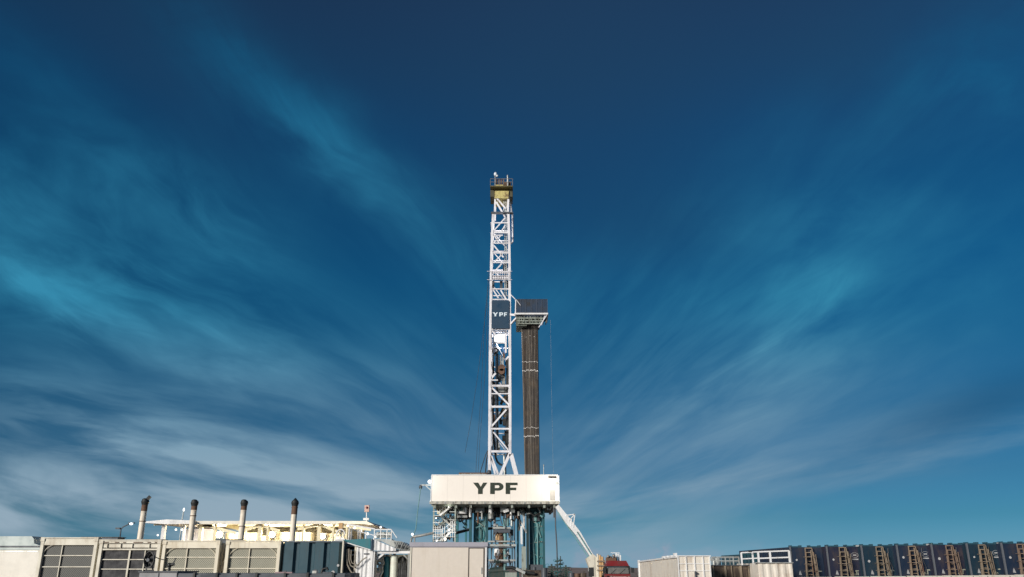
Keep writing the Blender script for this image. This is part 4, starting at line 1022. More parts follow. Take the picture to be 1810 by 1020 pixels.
# pipe chute on the right
def chute():
    Y = 92.0; P = lambda px, py, d=0: W(px, py, Y + d)
    t = thing('pipe_chute', 'long white pipe chute sloping from the rig floor corner to the ground', 'chute', Z0(P(1052, 1015)))
    a = MB()
    pts = [(984.5, 894), (1005, 922), (1022, 943), (1036, 966), (1048, 985)]
    ws = [.42, .66, .58, .44, .36]
    for i in range(4):
        p, q = P(*pts[i]), P(*pts[i + 1]); d = (q - p).normalized(); n = Vector((d.z, 0, -d.x))
        vs = [c_ + n * s * w + Vector((0, yy, 0)) for c_, w in ((p, ws[i]), (q, ws[i + 1])) for s in (-.5, .5) for yy in (0, .9)]
        a.add(vs, [(0, 1, 3, 2), (4, 6, 7, 5), (0, 2, 6, 4), (1, 5, 7, 3), (0, 4, 5, 1), (2, 3, 7, 6)])
    a.build('trough', white, t)
    MB().beam(P(1020, 940, -.05), P(1050, 988, -.05), .12, .1).build('edge_rail', tealL, t)
    MB().beam(P(986, 905, .5), P(1042, 988, .5), .10, .1).build('lower_rail', tealL, t)
    b = MB()
    for p, q in (((1000, 911), (1016, 909)), ((1016, 909), (1005, 921)), ((1016, 909), (1013, 933)), ((1010, 916), (1010, 930))): b.beam(P(*p), P(*q), .10)
    b.build_split('outrigger', white, t)
    e = MB(); y0, y1 = Y - .2, Y + 1.2
    poly = [(Xp(1036, 988, Y), Zp(988, Y)), (Xp(1047, 979, Y), Zp(979, Y)), (Xp(1053, 983, Y), Zp(983, Y)), (Xp(1062, 1005, Y), Zp(1005, Y)), (Xp(1062, 1020, Y), 0.0), (Xp(1052, 1020, Y), 0.0)]
    e.prism(poly, y0, y1); e.build('foot_box', cream, t)
chute()

# clutter below and right of the rig
def wellhead(px, pyt, Y, s, label):
    b = Z0(W(px, 1005, Y)); zt = Zp(pyt, Y)
    t = thing('valve_tree', label, 'valve tree', b, 'dark valve trees beside the rig')
    MB().tube(b, (b.x, Y, zt), .12 * s, .07 * s).build('stem_pipe', blackgreen, t)
    for k in range(5):
        z = .8 + (zt - .9) * k / 5
        MB().box(b.x - .3 * s, b.x + .3 * s, Y - .2, Y + .2, z, z + .14).build('valve_body', blackgreen, t)
        h = MB().ring((b.x + (.35 if k % 2 else -.35) * s, z + .15), .16 * s, .04, Y - .25, Y - .2).build('hand_wheel', [black, teal, dgrey][k % 3], t)
for a in ((975, 997, 88, 1.3, 'squat dark valve tree right of the wide teal column'), (985, 985, 90, .8, 'tallest thin valve tree under the hanging cable'), (991, 983, 91, .7, 'slim valve tree just right of the tallest one'), (1000, 999, 87, 1.2, 'low broad valve tree nearest the pipe chute')): wellhead(*a)
def skid():
    Y = 86; x = lambda px: Xp(px, 1010, Y); z = lambda py: Zp(py, Y)
    t = thing('pump_skid', 'dark green pump skid lying right of the beige cabin under the rig', 'pump skid', (x(895), Y, 0))
    MB().box(x(862), x(900), Y, Y + 2, .4, z(1009)).build('frame', blackgreen, t)
    MB().tube((x(866), Y + .3, z(1010)), (x(890), Y + .3, z(1008)), .35, n=16).build('pump_body', blackgreen, t)
    MB().path([(x(893), Y, z(1004)), (x(905), Y, z(1003)), (x(918), Y, z(1009)), (x(930), Y, z(1012)), (x(945), Y, z(1014))], .16).build_split('discharge_pipe', black, t)
    MB().beam((x(912), Y - .2, z(1005)), (x(928), Y - .2, z(1013)), .25).build_split('discharge_pipe', galv, t)
    MB().box(x(893), x(913), Y - .3, Y + .8, .3, z(1012)).build('engine_cover', greyg, t)
    t = thing('supply_tank', 'low rust brown supply tank on the ground right of the pump skid', 'tank', (x(945), Y + 1, 0))
    MB().tube((x(925), Y + 1, .75), (x(965), Y + 1, .75), .72, n=18).build('shell', brownpit, t)
    for px in (932, 958): MB().box(x(px) - .2, x(px) + .2, Y + .5, Y + 1.5, 0, .25).build('saddle', dgrey, t)
    MB().tube((x(945), Y + 1, 1.4), (x(945), Y + 1, 1.75), .2).build('manhole', dgrey, t)
skid()
for i, (px, py, m, lab) in enumerate(((1010, 1013, dgrey, 'small dark drum near the foot of the valve trees'), (1020, 1014, rust, 'small rusty drum between valve trees and pipe chute'), (1031, 1013, brownpit, 'brown streaked drum just left of the black box on a post'), (962, 1004, dgrey, 'dark drum at the foot of the wide teal column'))):
    Y = 84; p = Z0(W(px, py, Y)); t = thing('steel_drum', lab, 'drum', p)
    zt = Zp(py, Y); MB().tube(p, (p.x, Y, zt), .3, n=18).build('shell', m, t)
    r_ = MB(); r_.tube((p.x, Y, zt * .35), (p.x, Y, zt * .35 + .05), .32, n=18); r_.tube((p.x, Y, zt * .68), (p.x, Y, zt * .68 + .05), .32, n=18); r_.tube((p.x, Y, zt - .05), (p.x, Y, zt + .01), .315, n=18); r_.build('rim', m, t)
Y = 80; p = W(1045, 1003, Y); t = thing('black_cabinet', 'black upright cabinet on a post left of the red truck', 'cabinet', Z0(p))
MB().box(p.x - .22, p.x + .25, Y, Y + .4, Zp(1019, Y), p.z).build('case', black, t); MB().box(p.x - .28, p.x - .225, Y - .02, Y + .3, Zp(1010, Y), p.z).build('side_strip', galv, t); MB().tube(Z0(p), (p.x, Y + .2, Zp(1019, Y)), .06).build('post', dgrey, t)

# tan machinery
def tan_rack():
    Y = 83; x = lambda px: Xp(px, 1000, Y); z = lambda py: Zp(py, Y)
    t = thing('tan_machine', 'tan and orange upright machine between the pipe chute and the red truck', 'machine', (x(1060), Y + 1, 0))
    MB().box(x(1053), x(1064), Y, Y + 1.4, 0, z(985)).build('casing', cream, t)
    for px, h, m in ((1057, 979, cream), (1061, 981, orange_m), (1065, 984, orange_m), (1067, 990, rust)):
        MB().tube((x(px), Y - .1, .2), (x(px), Y - .1, z(h)), .14, .11).build('hydraulic_cylinder', m, t)
    for py in (992, 1000, 1008): MB().box(x(1055), x(1070), Y - .35, Y - .22, z(py) - .06, z(py) + .06).build('clamp_bar', tan, t)
    MB().box(x(1063), x(1070), Y - .2, Y + .6, 0, z(1010)).build('lower_box', orange_m, t)
tan_rack()

def truck():
    Y = 78; x = lambda px: Xp(px, 1005, Y); z = lambda py: Zp(py, Y)
    t = thing('red_truck', 'red truck facing the camera with grey windscreen and roof top gear', 'truck', (x(1093), Y + 3, 0))
    xa, xb = x(1070), x(1114)
    c_ = MB()
    zr = z(991); zs = z(1000.5)
    c_.add([(xa + .12, Y + .3, zs), (xb - .05, Y + .3, zs), (xb - .05, Y + 2.2, zs), (xa + .12, Y + 2.2, zs), (xa + .3, Y + .6, zr), (xb - .25, Y + .6, zr), (xb - .25, Y + 2, zr), (xa + .3, Y + 2, zr)], [(0, 1, 5, 4), (1, 2, 6, 5), (2, 3, 7, 6), (3, 0, 4, 7), (4, 5, 6, 7), (3, 2, 1, 0)])
    c_.build('roof', red, t)
    MB().box(xa + .1, xb, Y + .2, Y + 2.2, .5, z(1014.5)).build('cab_body', red, t)
    g = MB(); g.add([(xa + .22, Y + .1, z(1014)), (xb - .12, Y + .1, z(1014)), (xb - .18, Y + .28, zs - .1), (xa + .28, Y + .28, zs - .1), (xa + .22, Y + .5, z(1014)), (xb - .12, Y + .5, z(1014)), (xb - .18, Y + .6, zs - .1), (xa + .28, Y + .6, zs - .1)], [(0, 1, 2, 3), (4, 7, 6, 5), (0, 4, 5, 1), (3, 2, 6, 7), (0, 3, 7, 4), (1, 5, 6, 2)])
    g.build('windscreen', glass, t)
    p_ = MB()
    for xx in (xa + .1, xb - .1): p_.box(xx, xx + .1, Y + .15, Y + 2.1, z(1014.5), zs)
    p_.box(xa + .12, xb - .05, Y + .12, Y + .3, zs - .09, zs - .003)
    p_.build_split('cab_pillar', black, t)
    wp = MB(); wp.beam((xa + .5, Y + .07, z(1014)), (xa + 1.0, Y + .2, z(1006)), .025); wp.beam((xa + 1.3, Y + .07, z(1014)), (xa + 1.8, Y + .2, z(1006)), .025); wp.build_split('wiper', black, t)
    MB().box(xa + .25, xb - .15, Y - 1.0, Y + .19, .5, z(1016)).build('bonnet', red, t)
    MB().box(xa + .55, xb - .5, Y - 1.06, Y - 1.0, .6, z(1019)).build('radiator_grille', galv, t)
    for xx, s in ((xa - .12, -1), (xb + .2, 1)):
        mr = MB().box(xx - .12, xx + .14, Y - .1, Y + .02, z(1012.5), z(1003.5)).build('mirror', black, t)
        MB().beam((xx, Y, z(1004)), (xx - s * .25, Y + .2, z(1002)), .04).build('arm', black, mr)
    for xx in (xa + .25, xb - .25):
        for yy in (Y - .4, Y + 4.2, Y + 5.5): w_ = MB().tube((xx - .15, yy, .5), (xx + .15, yy, .5), .5, n=22).build('wheel', black, t); MB().tube((xx - .16, yy, .5), (xx + .16, yy, .5), .25, n=16).build('rim', galv, w_)
    for xx in (xa + .4, xb - .3): MB().tube((xx, Y - 1.05, .85), (xx, Y - .98, .85), .12, n=14).build('headlight', joint_m, t)
    MB().box(xa + .2, xb - .2, Y + 2.4, Y + 7, .7, 1.2).build('chassis', dgrey, t)
    r_ = MB()
    for k in range(7): px = 1076 + k * 2.6; r_.tube((x(px), Y + 1.2, z(990.5)), (x(px + R.uniform(-1, 1)), Y + 1.2, z(983 + R.uniform(-1, 3))), .13)
    r_.box(x(1075), x(1092), Y + 1, Y + 1.5, z(991), z(987)); r_.build_split('roof_winch', rust, t)
    MB().ball((x(1078), Y + 1, z(983)), .12).build('work_light', joint_m, t); MB().ball((x(1088), Y + 1, z(982)), .14).build('work_light', joint_m, t)
    f = MB()
    for px in (1094, 1097.5, 1101): f.beam((x(px), Y + 1.6, z(991)), (x(px), Y + 1.6, z(977 + (px - 1094) * .5)), .13)
    f.beam((x(1084), Y + 1.6, z(976.5)), (x(1101), Y + 1.6, z(977)), .06); f.beam((x(1086), Y + 1.6, z(981)), (x(1100), Y + 1.6, z(980)), .06); f.build_split('white_rack', white, t)
truck()

# ------------------------------------------------------------------ right hand tanks
def long_tank():
    Y0, Y1 = 50, 70
    z0 = Zp(983.5, Y0); zf = Zp(992.5, Y1); xc = Xp(1198, 1000, Y0); xf = Xp(1129, 1000, Y1); xr = Xp(1256, 1000, Y0)
    t = thing('white_tank', 'stained white steel tank, its long side running away from the gridded front', 'tank', ((xc + xr) / 2, 60, 0))
    w = xr - xc
    b = MB(); b.add([(xc, Y0, 0), (xr, Y0, 0), (xf + w, Y1, 0), (xf, Y1, 0), (xc, Y0, z0), (xr, Y0, z0), (xf + w, Y1, zf), (xf, Y1, zf)], [(0, 1, 5, 4), (1, 2, 6, 5), (2, 3, 7, 6), (3, 0, 4, 7), (4, 5, 6, 7), (3, 2, 1, 0)])
    b.build('shell', beige2, t)
    g = MB()
    for px in (1199, 1213, 1228, 1243, 1255): xx = Xp(px, 1000, Y0); g.box(xx - .03, xx + .03, Y0 - .07, Y0 - .002, .1, z0)
    for py in (996.5, 1009): g.box(xc + .03, xr - .03, Y0 - .045, Y0 - .004, Zp(py, Y0) - .02, Zp(py, Y0) + .02)
    g.box(xc - .03, xr + .04, Y0 - .09, Y0 + .02, z0 + .002, z0 + .05)
    g.build('front_rib', white, t)
    e = MB(); e.beam((xc - .05, Y0, z0 - .02), (xf - .05, Y1, zf - .02), .08, .1); e.build('side_rim', white, t)
    MB().box(xf - .12, xf + .02, Y1 - .7, Y1 - .3, 0, zf + .1).build('end_post', white, t)
    c_ = MB()
    for k in range(4): yy = Y0 + .6 + k * 1.3; zz = z0 + (zf - z0) * (yy - Y0) / 20; c_.box(xc - .03, xc + .12, yy, yy + .5, zz, zz + .1 + .1 * (k == 0))
    c_.build_split('hatch', white, t)
    MB().path([(Xp(1228, 1010, Y0), Y0 - .12, 0), (Xp(1228, 1010, Y0), Y0 - .12, Zp(1011, Y0)), (Xp(1232, 1010, Y0), Y0 - .12, Zp(1014, Y0))], .05).build('drain_pipe', dgrey, t)
long_tank()
def railing(parent, pxs, py_top, py_mid, py_bot, Y, mat, w=.06, slope=0):
    r_ = MB(); x = lambda px: Xp(px, 990, Y); a, b = pxs[0], pxs[-1]
    for py in (py_top, py_mid): r_.beam((x(a), Y, Zp(py, Y)), (x(b), Y, Zp(py - slope, Y)), w)
    r_.build('top_rail', mat, parent)
    for px in pxs:
        f = (px - a) / (b - a); MB().beam((x(px), Y + .002, Zp(py_bot, Y)), (x(px), Y + .002, Zp(py_top - slope * f, Y)), w * 1.3).build('rail_post', mat, parent)
def pit():
    Y = 55; x = lambda px: Xp(px, 1008, Y)
    t = thing('brown_pit_tank', 'dark brown stained open tank with guard rails between white tank and beige tank', 'tank', (x(1300), Y + 2, 0))
    zt = Zp(1000, Y)
    MB().box(x(1258), x(1343), Y, Y + 5, 0, zt).build('shell', brownpit, t)
    s = MB()
    for px, w in ((1259, .1), (1280, .12), (1292, .05), (1307, .14), (1322, .06), (1338, .1)): s.box(x(px), x(px) + w, Y - .1, Y - .002, 0, zt)
    s.build('side_rib', paint('pale_brown_steel', (.26, .21, .15), .6, amount=.6), t)
    MB().box(x(1258), x(1343), Y - .12, Y + .1, zt + .002, zt + .05).build('rim', dgrey, t)
    railing(t, [1258, 1268, 1282, 1296, 1306], 984.5, 991, 1000, Y + .1, galv, .05)
    railing(t, [1258, 1272, 1290, 1306], 986, 993, 999, Y + 4.8, grey, .05)
    p_ = MB(); p_.path([(x(1262), Y + 2, zt), (x(1262), Y + 2, zt + .4), (x(1276), Y + 2, zt + .4), (x(1276), Y + 2, zt)], .08); p_.tube((x(1290), Y + 3, zt), (x(1290), Y + 3, zt + .5), .2); p_.build('pipe_bend', galv, t)
pit()
def beige_block():
    Y = 53; x = lambda px: Xp(px, 1008, Y); zt = Zp(995.5, Y)
    t = thing('beige_tank', 'beige ribbed tank with white railed walkway touching the navy tank row', 'tank', (x(1370), Y + 2, 0))
    w = MB(); w.box(x(1341), x(1401), Y + .06, Y + 5, 0, zt); corr(w, (x(1341), Y + .05, 0), (x(1401), Y + .05, 0), 0, zt, 0, zt, .22, .04)
    w.build('shell', beige2, t)
    MB().box(x(1336), x(1403), Y - .1, Y + .4, zt + .002, zt + .05).build('walkway_edge', galv, t)
    railing(t, [1341, 1362, 1396], 975.5, 987, 995, Y + .05, white, .08, slope=2)
    railing(t, [1311, 1331, 1341], 977, 988, 999, Y + 1.2, white, .07, slope=1.5)
    MB().beam((x(1331), Y + .6, Zp(974, Y)), (x(1336), Y + .6, Zp(974, Y)), .12).build('rail_clamp', black, t)
beige_block()

NAVIES = [navy, paint('purple_navy_paint', (.014, .017, .040), .5, dirt=(.055, .040, .040), amount=.8, scale=1.1), paint('teal_navy_paint', (.006, .025, .045), .5, dirt=(.03, .035, .04), amount=.7, scale=.7)]
TANS = [tan, paint('rusty_ladder_paint', (.23, .165, .12), .6, dirt=(.13, .06, .04), amount=.8), paint('olive_ladder_paint', (.25, .20, .145), .6, dirt=(.14, .09, .05), amount=.8)]
def make_tank(idx):
    """navy tank, front at local y=0, x from 0 to w"""
    w, zt, L = 2.28, 3.02, 13.0; sh = (-.16 if idx % 2 else .02) + R.uniform(-.07, .07)
    navy = NAVIES[idx % 3]; tan = TANS[R.randrange(3)]; lad_top = R.uniform(.08, .25)
    t = thing('navy_tank', 'x', 'tank', (0, 0, 0), 'navy tanks with caged ladders in a row')
    b = MB(); b.box(.02, w - .02, .06, L, .15, zt - .03)
    k = .4
    while k < L - .3: b.box(-.02, .018, k, k + .15, .3, zt - .1); k += .45
    b.build('shell', petrol if idx < 0 else navy, t)
    f = MB(); f.box(.12, w - .10, .0, .058, .3, zt - .06)
    f.build('front_plate', navy, t)
    MB().box(-.0, .09, -.06, .055, .15, zt).build('corner_post', paint('slate_post', (.12, .13, .15), .5, amount=.5), t)
    l = MB()
    for a in (.1, .75, 1.35, 2.05): l.box(a, a + .09, 0, .5, zt - .055, zt + .085)
    l.box(.12, .75, .02, .06, zt - .055, zt + .03); l.box(1.35, 2.1, .02, .06, zt - .055, zt + .03)
    l.build_split('lifting_lug', paint('lug_teal', (.02, .07, .10), .5, amount=.3), t)
    # ladder with cage
    ld = MB(); xa, xb = .92 + sh, 1.27 + sh
    for xx in (xa, xb): ld.beam((xx, -.2, .2), (xx, -.2, zt - lad_top), .055)
    z = .4
    while z < zt - lad_top: ld.beam((xa, -.2, z), (xb, -.2, z), .05); z += .28
    ld.build('ladder', tan, t)
    cg = MB()
    for s, xx in ((-1, xa - .05), (1, xb + .05)):
        cg.beam((xx + s * .02, -.45, zt - .35), (xx + s * .2, -.5, .5), .05); cg.beam((xx, -.3, zt - .12), (xx + s * .16, -.35, .4), .045); cg.beam((xx + s * .1, -.62, zt - .5), (xx + s * .17, -.65, .6), .03)
    for z in (.6, 1.0, 1.45, 1.9, 2.35):
        e = .12 + .10 * (1 - z / 3); cg.path([(xa - .05 - e, -.22, z), (xa - .05 - e, -.5, z), ((xa + xb) / 2, -.75, z), (xb + .05 + e, -.5, z), (xb + .05 + e, -.22, z)], .018, 5)
    cg.beam((xa - .06, -.25, zt - .1), (xb + .06, -.25, zt - .1), .05)
    cg.build('ladder_cage', tan, t)
    ox, oz = R.uniform(-.06, .06), R.uniform(-.12, .12); d = MB(); d.tube((.42 + ox, -.006, 2.12 + oz), (.42 + ox, .01, 2.12 + oz), R.uniform(.06, .09), n=14); d.build('white_dot', mark_w, t)
    d = MB(); d.prism([(.46, 1.22), (.66, 1.2), (.62, 1.34), (.56, 1.5), (.50, 1.38)], -.008, -.001); d.build('marking', paint('dim_white_mark', (.35, .35, .36), .6, amount=.5), t)
    k = MB()
    for a in range(R.randrange(2, 6)): k.box(1.5 + a * .1, 1.56 + a * .1, -.007, -.001, 1.18, 1.25 + .08 * (a % 2) + .1 * (a > 2))
    k.box(1.78, 2.0, -.007, -.001, 1.42, 1.48); k.build('marking', paint('cream_marking', (.42, .42, .32), .6, amount=.4, scale=5), t)
    if idx % 2:
        o = MB(); o.ring((1.86, 2.44), .16, .014, -.008, -.001, sx=1.5); o.box(1.74, 1.97, -.008, -.001, 2.41, 2.47); o.build('oval_emblem', mark_w, t)
        MB().box(1.66, 2.06, -.03, -.001, 2.14, 2.21).build('name_plate', mark_w, t)
        MB().box(2.0, 2.2, -.1, .0, zt - .04, zt + .05).build('roof_lamp', mark_w, t)
    hz_ = MB(); hx = R.uniform(1.4, 2.0); hz_.path([(hx, -.06, zt - .2), (hx + R.uniform(-.1, .1), -.09, 2.2), (hx + R.uniform(-.15, .15), -.09, 1.6), (hx + R.uniform(-.1, .1), -.06, .8)], R.choice([.02, .03]), 6); hz_.build('drain_hose', R.choice([dgrey, rust, black]), t)
    s = MB(); s.box(.05, w - .02, -1.0, -.8, .0, 1.10); s.build('containment_wall', paint('cream_kerb', (.60, .57, .50), .6, dirt=(.35, .25, .15), amount=.5, scale=2), t)
    q = MB(); q.tube((.5, -1.015, 1.02), (.5, -1.0, 1.02), .03, n=8); q.tube((1.9, -1.015, 1.02), (1.9, -1.0, 1.02), .03, n=8); q.build('bolt', dgrey, t)
    return t
labs = ['navy caged ladder tank without emblem, first in its row beside the beige railed tank',
        'navy tank with oval emblem, second in the row, nearest emblem to the beige tank',
        'navy tank without emblem, between the first and second oval emblem tanks',
        'navy tank with oval emblem, middle one of the three emblem tanks',
        'navy tank without emblem, between the second and third oval emblem tanks',
        'navy tank with oval emblem, last emblem tank before the right picture edge',
        'navy tank without emblem, cut off by the right picture edge']
x0 = Xp(1398, 1000, 58)
bounds = [1398, 1463, 1525, 1588, 1650, 1713, 1775]
for i, lb in enumerate(labs):
    o = make_tank(i)
    Y = 58 - i * .5; o.location = (Xp(bounds[i] + 0.5, 1000, Y), Y, -.02 + i * .027); o['label'] = lb
    o.rotation_euler = (0, 0, 0)
t = thing('far_blue_container', 'dull blue container end showing behind the rails of the beige tank', 'container', (Xp(1318, 990, 66), 68, 0))
MB().box(Xp(1309, 990, 66), Xp(1345, 990, 66), 66, 72, .2, Zp(980, 66)).build('body', petrol, t)
MB().box(Xp(1308, 990, 66), Xp(1346, 990, 66), 65.9, 66.1, Zp(980, 66) + .002, Zp(979, 66)).build('top_rail', teal, t)
for k in range(6): xx = Xp(1312 + k * 6, 990, 66); MB().box(xx, xx + .06, 65.92, 65.998, .3, Zp(981, 66)).build('rib', petrol, t)

# ------------------------------------------------------------------ world
def world():
    w = bpy.data.worlds.new('World'); bpy.context.scene.world = w; w.use_nodes = True; w.cycles.sampling_method = 'MANUAL'; w.cycles.sample_map_resolution = 256
    t = NT(w.node_tree); bg = w.node_tree.nodes['Background']
    sky = t.n('ShaderNodeTexSky', sky_type='NISHITA'); sky.sun_disc = False; sky.sun_elevation = math.radians(14); sky.sun_rotation = math.radians(218); sky.dust_density = .4; sky.ozone_density = 4
    g = t.n('ShaderNodeTexCoord').outputs['Generated']; sp = t.n('ShaderNodeSeparateXYZ'); t.put(sp.inputs[0], g)
    dx, dy, dz = sp.outputs
    rp = t.n('ShaderNodeValToRGB'); t.put(rp.inputs[0], dz)
    stops = [(0.0031,(0.3963,0.7759,1.4045)), (0.0280,(0.2092,0.5008,0.8729)), (0.0534,(0.1376,0.4006,0.6303)), (0.0985,(0.1222,0.3401,0.4994)), (0.1642,(0.0910,0.3276,0.4526)), (0.2373,(0.0638,0.3440,0.4551)), (0.3296,(0.0495,0.3642,0.4908)), (0.4063,(0.0616,0.3613,0.4902)), (0.4850,(0.1016,0.3680,0.4940)), (0.5524,(0.1754,0.3660,0.4485)), (0.6188,(0.2398,0.3528,0.4201))]
    el = rp.color_ramp.elements
    while len(el) < len(stops): el.new(.5)
    for e, (p, c_) in zip(el, stops): e.position = p
    for e, (p, c_) in zip(el, stops): e.color = (*c_, 1)
    base = t.mix(1., sky.outputs[0], rp.outputs[0], 'MULTIPLY')
    # tangent coordinates of the direction: bearing a, height e
    ady = t.m('MAXIMUM', t.m('ABSOLUTE', dy), .08)
    a = t.m('DIVIDE', dx, ady); e = t.m('DIVIDE', dz, ady)
    warp = t.noise(t.comb(t.m('MULTIPLY', a, 1.7), t.m('MULTIPLY', e, 1.7), 3.1), 1., 4, .5)
    wv = t.m('MULTIPLY', t.m('SUBTRACT', warp, .5), .30)
    # streaked cirrus: two families of long filaments, each converging far beyond the horizon
    def streaks(av, ev, seed):
        A = t.m('SUBTRACT', t.m('ADD', a, t.m('MULTIPLY', wv, .55)), av); E_ = t.m('SUBTRACT', t.m('ADD', e, t.m('MULTIPLY', wv, .55)), ev)
        ph = t.m('ARCTAN2', E_, A); rr = t.m('SQRT', t.m('ADD', t.m('MULTIPLY', A, A), t.m('MULTIPLY', E_, E_)))
        n1 = t.noise(t.comb(t.m('MULTIPLY', ph, 6.), t.m('MULTIPLY', rr, 2.3), seed), 1.3, 5, .5, .3)
        n2 = t.noise(t.comb(t.m('MULTIPLY', ph, 17.), t.m('MULTIPLY', rr, 4.5), seed + 5), 1.2, 7, .6, .7)
        n3 = t.noise(t.comb(t.m('MULTIPLY', ph, 46.), t.m('MULTIPLY', rr, 13.), seed + 9), 1.1, 4, .6, .4)
        return t.m('ADD', t.m('MULTIPLY', t.mapr(n1, .32, .66), .56), t.m('ADD', t.m('MULTIPLY', t.mapr(n2, .30, .74), .36), t.m('MULTIPLY', t.mapr(n3, .35, .68), .04)))
    def ae0(px, py):
        v = (CY - py) / F; k = CP - v * SP; return ((px - CX) / F / k, (SP + v * CP) / k)
    tl = streaks(*ae0(1420, 1150), 0.); tr_ = streaks(*ae0(480, 1200), 20.)
    sel = t.mapr(t.m('ADD', a, t.m('MULTIPLY', wv, .5)), -.10, .14)
    tex = t.m('ADD', t.m('MULTIPLY', tl, t.m('SUBTRACT', 1., sel)), t.m('MULTIPLY', tr_, sel))
    # low, nearly level bands near the horizon
    tilt = t.m('ADD', e, t.m('MULTIPLY', t.m('ABSOLUTE', a), -.17))
    l1 = t.noise(t.comb(t.m('MULTIPLY', a, 2.6), t.m('MULTIPLY', t.m('ADD', tilt, t.m('MULTIPLY', wv, .22)), 15.), 2.), 1., 6, .52, .35)
    l2 = t.noise(t.comb(t.m('MULTIPLY', a, 7.0), t.m('MULTIPLY', t.m('ADD', tilt, t.m('MULTIPLY', wv, .15)), 42.), 7.), 1., 5, .55, .4)
    low = t.m('ADD', t.m('MULTIPLY', t.mapr(l1, .38, .64), .72), t.m('MULTIPLY', t.mapr(l2, .36, .66), .28))
    def blob(a0, e0, sa, se, rot=0.):
        """soft patch of sky at bearing a0, height e0"""
        da = t.m('SUBTRACT', a, a0); de = t.m('SUBTRACT', e, e0); c_, s_ = math.cos(rot), math.sin(rot)
        u = t.m('DIVIDE', t.m('ADD', t.m('MULTIPLY', da, c_), t.m('MULTIPLY', de, s_)), sa); v = t.m('DIVIDE', t.m('SUBTRACT', t.m('MULTIPLY', de, c_), t.m('MULTIPLY', da, s_)), se)
        q = t.m('ADD', t.m('MULTIPLY', u, u), t.m('MULTIPLY', v, v)); return t.m('EXPONENT', t.m('MULTIPLY', q, -1.))
    def ae(px, py):
        v = (CY - py) / F; k = CP - v * SP; return ((px - CX) / F / k, (SP + v * CP) / k)
    def bl(px, py, w_, h_, deg, amp):     # patch from a compass-like bearing/height, size in the same units
        a0, e0 = ae(px, py); return t.m('MULTIPLY', blob(a0, e0, w_, h_, math.radians(-deg)), amp)
    def total(L):
        s = None
        for q in L: r_ = bl(*q); s = r_ if s is None else t.m('ADD', s, r_)
        return s
    cir = total(CIRRUS); lo = total(LOW)
    patch = t.mapr(t.noise(t.comb(t.m('MULTIPLY', a, 2.1), t.m('MULTIPLY', e, 3.0), 17.), 1., 4, .55, .6), .34, .62, .50, 1.15)
    cir = t.m('MULTIPLY', cir, patch)
    calm = t.m('SUBTRACT', 1., t.m('MULTIPLY', blob(.0, .17, .16, .22), .72))
    c1 = t.m('MULTIPLY', t.m('MULTIPLY', cir, calm), t.m('ADD', t.m('MULTIPLY', tex, 1.25), .06))
    c2 = t.m('MULTIPLY', lo, t.m('ADD', t.m('MULTIPLY', low, 1.35), .06))
    dark = total(DARK)
    # cloud colours: teal high up, greyer and paler low down
    f = t.mapr(e, .02, .34)
    ccol = t.mix(f, lin((148, 170, 186)), lin((54, 138, 172)))
    dimr = t.mapr(e, .35, .75)
    ccol = t.mix(dimr, ccol, lin((20, 101, 142)))
    col = t.mix(t.m('MULTIPLY', t.m('ADD', c1, c2), 1., clamp=True), base_to(t, base, bg), ccol)
    col = t.mix(t.m('MULTIPLY', dark, 1., clamp=True), col, t.mix(.5, (.018, .045, .11), (.010, .06, .13)))
    # small cumulus on the horizon
    cm = t.noise(t.comb(t.m('MULTIPLY', a, 22.), t.m('MULTIPLY', e, 34.), 1.), 1., 6, .6, .2)
    hz = t.m('MULTIPLY', t.mapr(cm, .46, .62), t.mapr(e, .005, .038, 1., 0.)); side = t.mapr(a, -.02, .06)
    hz = t.m('MULTIPLY', hz, t.m('MULTIPLY', side, t.mapr(a, .30, .36, 1., 0.)))
    pa, pe = ae(1176, 968); p2a, p2e = ae(1168, 982)
    puff = t.m('ADD', blob(pa, pe, .007, .0045, .7), blob(p2a, p2e, .011, .007, .2))
    puff = t.m('MULTIPLY', puff, t.mapr(t.noise(t.comb(t.m('MULTIPLY', a, 90.), t.m('MULTIPLY', e, 110.), 4.), 1., 4, .6), .3, .6), clamp=True)
    pa, pe = ae(1010, 985); lav_ = t.m('MULTIPLY', blob(pa, pe, .07, .018), t.mapr(cm, .35, .6))
    hz = t.m('ADD', t.m('MULTIPLY', hz, .40), t.m('ADD', t.m('MULTIPLY', puff, .6), t.m('MULTIPLY', lav_, .35)), clamp=True)
    col = t.mix(hz, col, lin((142, 158, 178)))
    # below the horizon: ground tone
    col = t.mix(t.mapr(dz, -.02, 0.), (.10, .08, .07), col)
    t.put(bg.inputs[0], col); bg.inputs[1].default_value = 1.0
def base_to(t, base, bg):
    o = t.n('ShaderNodeVectorMath', operation='SCALE'); t.put(o.inputs[0], base); o.inputs['Scale'].default_value = .1; return o.outputs[0]
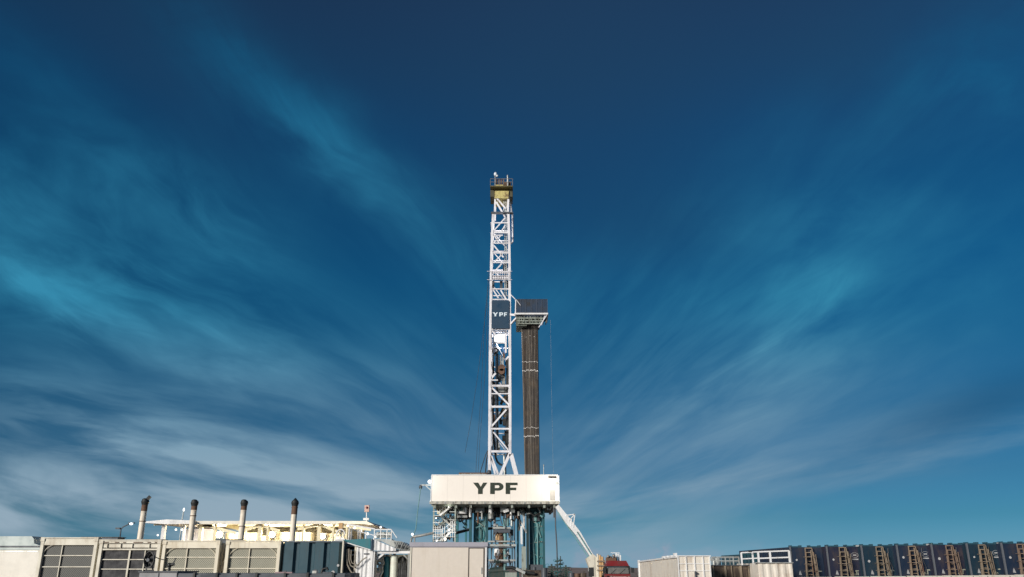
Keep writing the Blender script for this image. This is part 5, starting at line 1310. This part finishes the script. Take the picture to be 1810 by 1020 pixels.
#            px,  py,  half-length, half-width, angle (down to the right positive), strength
CIRRUS = [(90, 525, .22, .036, 24, .60), (40, 420, .34, .10, 30, .36), (300, 350, .26, .07, 34, .26), (300, 560, .42, .07, 27, .42), (470, 150, .42, .060, 42, .30), (660, 340, .22, .05, 45, .34), (120, 200, .30, .07, 40, .20),
          (480, 640, .35, .06, 22, .30), (850, 500, .12, .08, 60, .20), (720, 640, .22, .06, 28, .22),
          (1390, 530, .36, .16, -36, .32), (1230, 690, .26, .10, -34, .30), (1560, 350, .34, .06, -46, .26), (1700, 170, .34, .12, -46, .24), (1200, 420, .22, .07, -45, .18), (1360, 605, .17, .012, -33, .26), (1040, 620, .10, .10, -60, .16), (1640, 560, .26, .10, -32, .16)]
LOW = [(40, 730, .36, .03, 10, .50), (420, 775, .40, .05, 14, .36), (120, 862, .55, .035, 6, .74), (60, 925, .45, .030, 3, .70), (250, 790, .30, .015, 8, .28), (500, 850, .35, .025, 6, .20), (1230, 855, .22, .016, -10, .32), (1740, 775, .22, .020, -14, .42), (1450, 800, .36, .04, -12, .16), (1050, 780, .22, .05, -20, .14)]
DARK = [(1030, 130, .22, .30, 0, .45), (260, 120, .20, .05, 45, .25), (1480, 90, .10, .10, 0, .35), (1730, 720, .16, .030, -18, .35), (1150, 400, .12, .06, 0, .15)]
world()

# ------------------------------------------------------------------ sun, camera, view
sun = bpy.data.lights.new('sun', 'SUN'); sun.energy = 4.0; sun.angle = math.radians(14); sun.color = (1, .93, .84)
so = bpy.data.objects.new('sun', sun); C.objects.link(so)
se, sr = math.radians(14), math.radians(218)
d = Vector((math.sin(sr) * math.cos(se), math.cos(sr) * math.cos(se), math.sin(se)))
so.rotation_euler = d.to_track_quat('Z', 'Y').to_euler(); so.location = (0, -20, 40)
cam = bpy.data.cameras.new('camera'); co = bpy.data.objects.new('camera', cam); C.objects.link(co)
co.location = (0, 0, CAMZ); co.rotation_euler = (math.pi / 2 + PITCH, 0, 0)
cam.sensor_width = 36; cam.lens = 36 * F / 1810; cam.clip_end = 9000; cam.clip_start = .1
sc = bpy.context.scene; sc.camera = co
sc.view_settings.view_transform = 'Standard'; sc.view_settings.look = 'None'; sc.view_settings.exposure = 0; sc.view_settings.gamma = 1
sc.render.resolution_x = 1024; sc.render.resolution_y = 577
sc.cycles.use_denoising = True
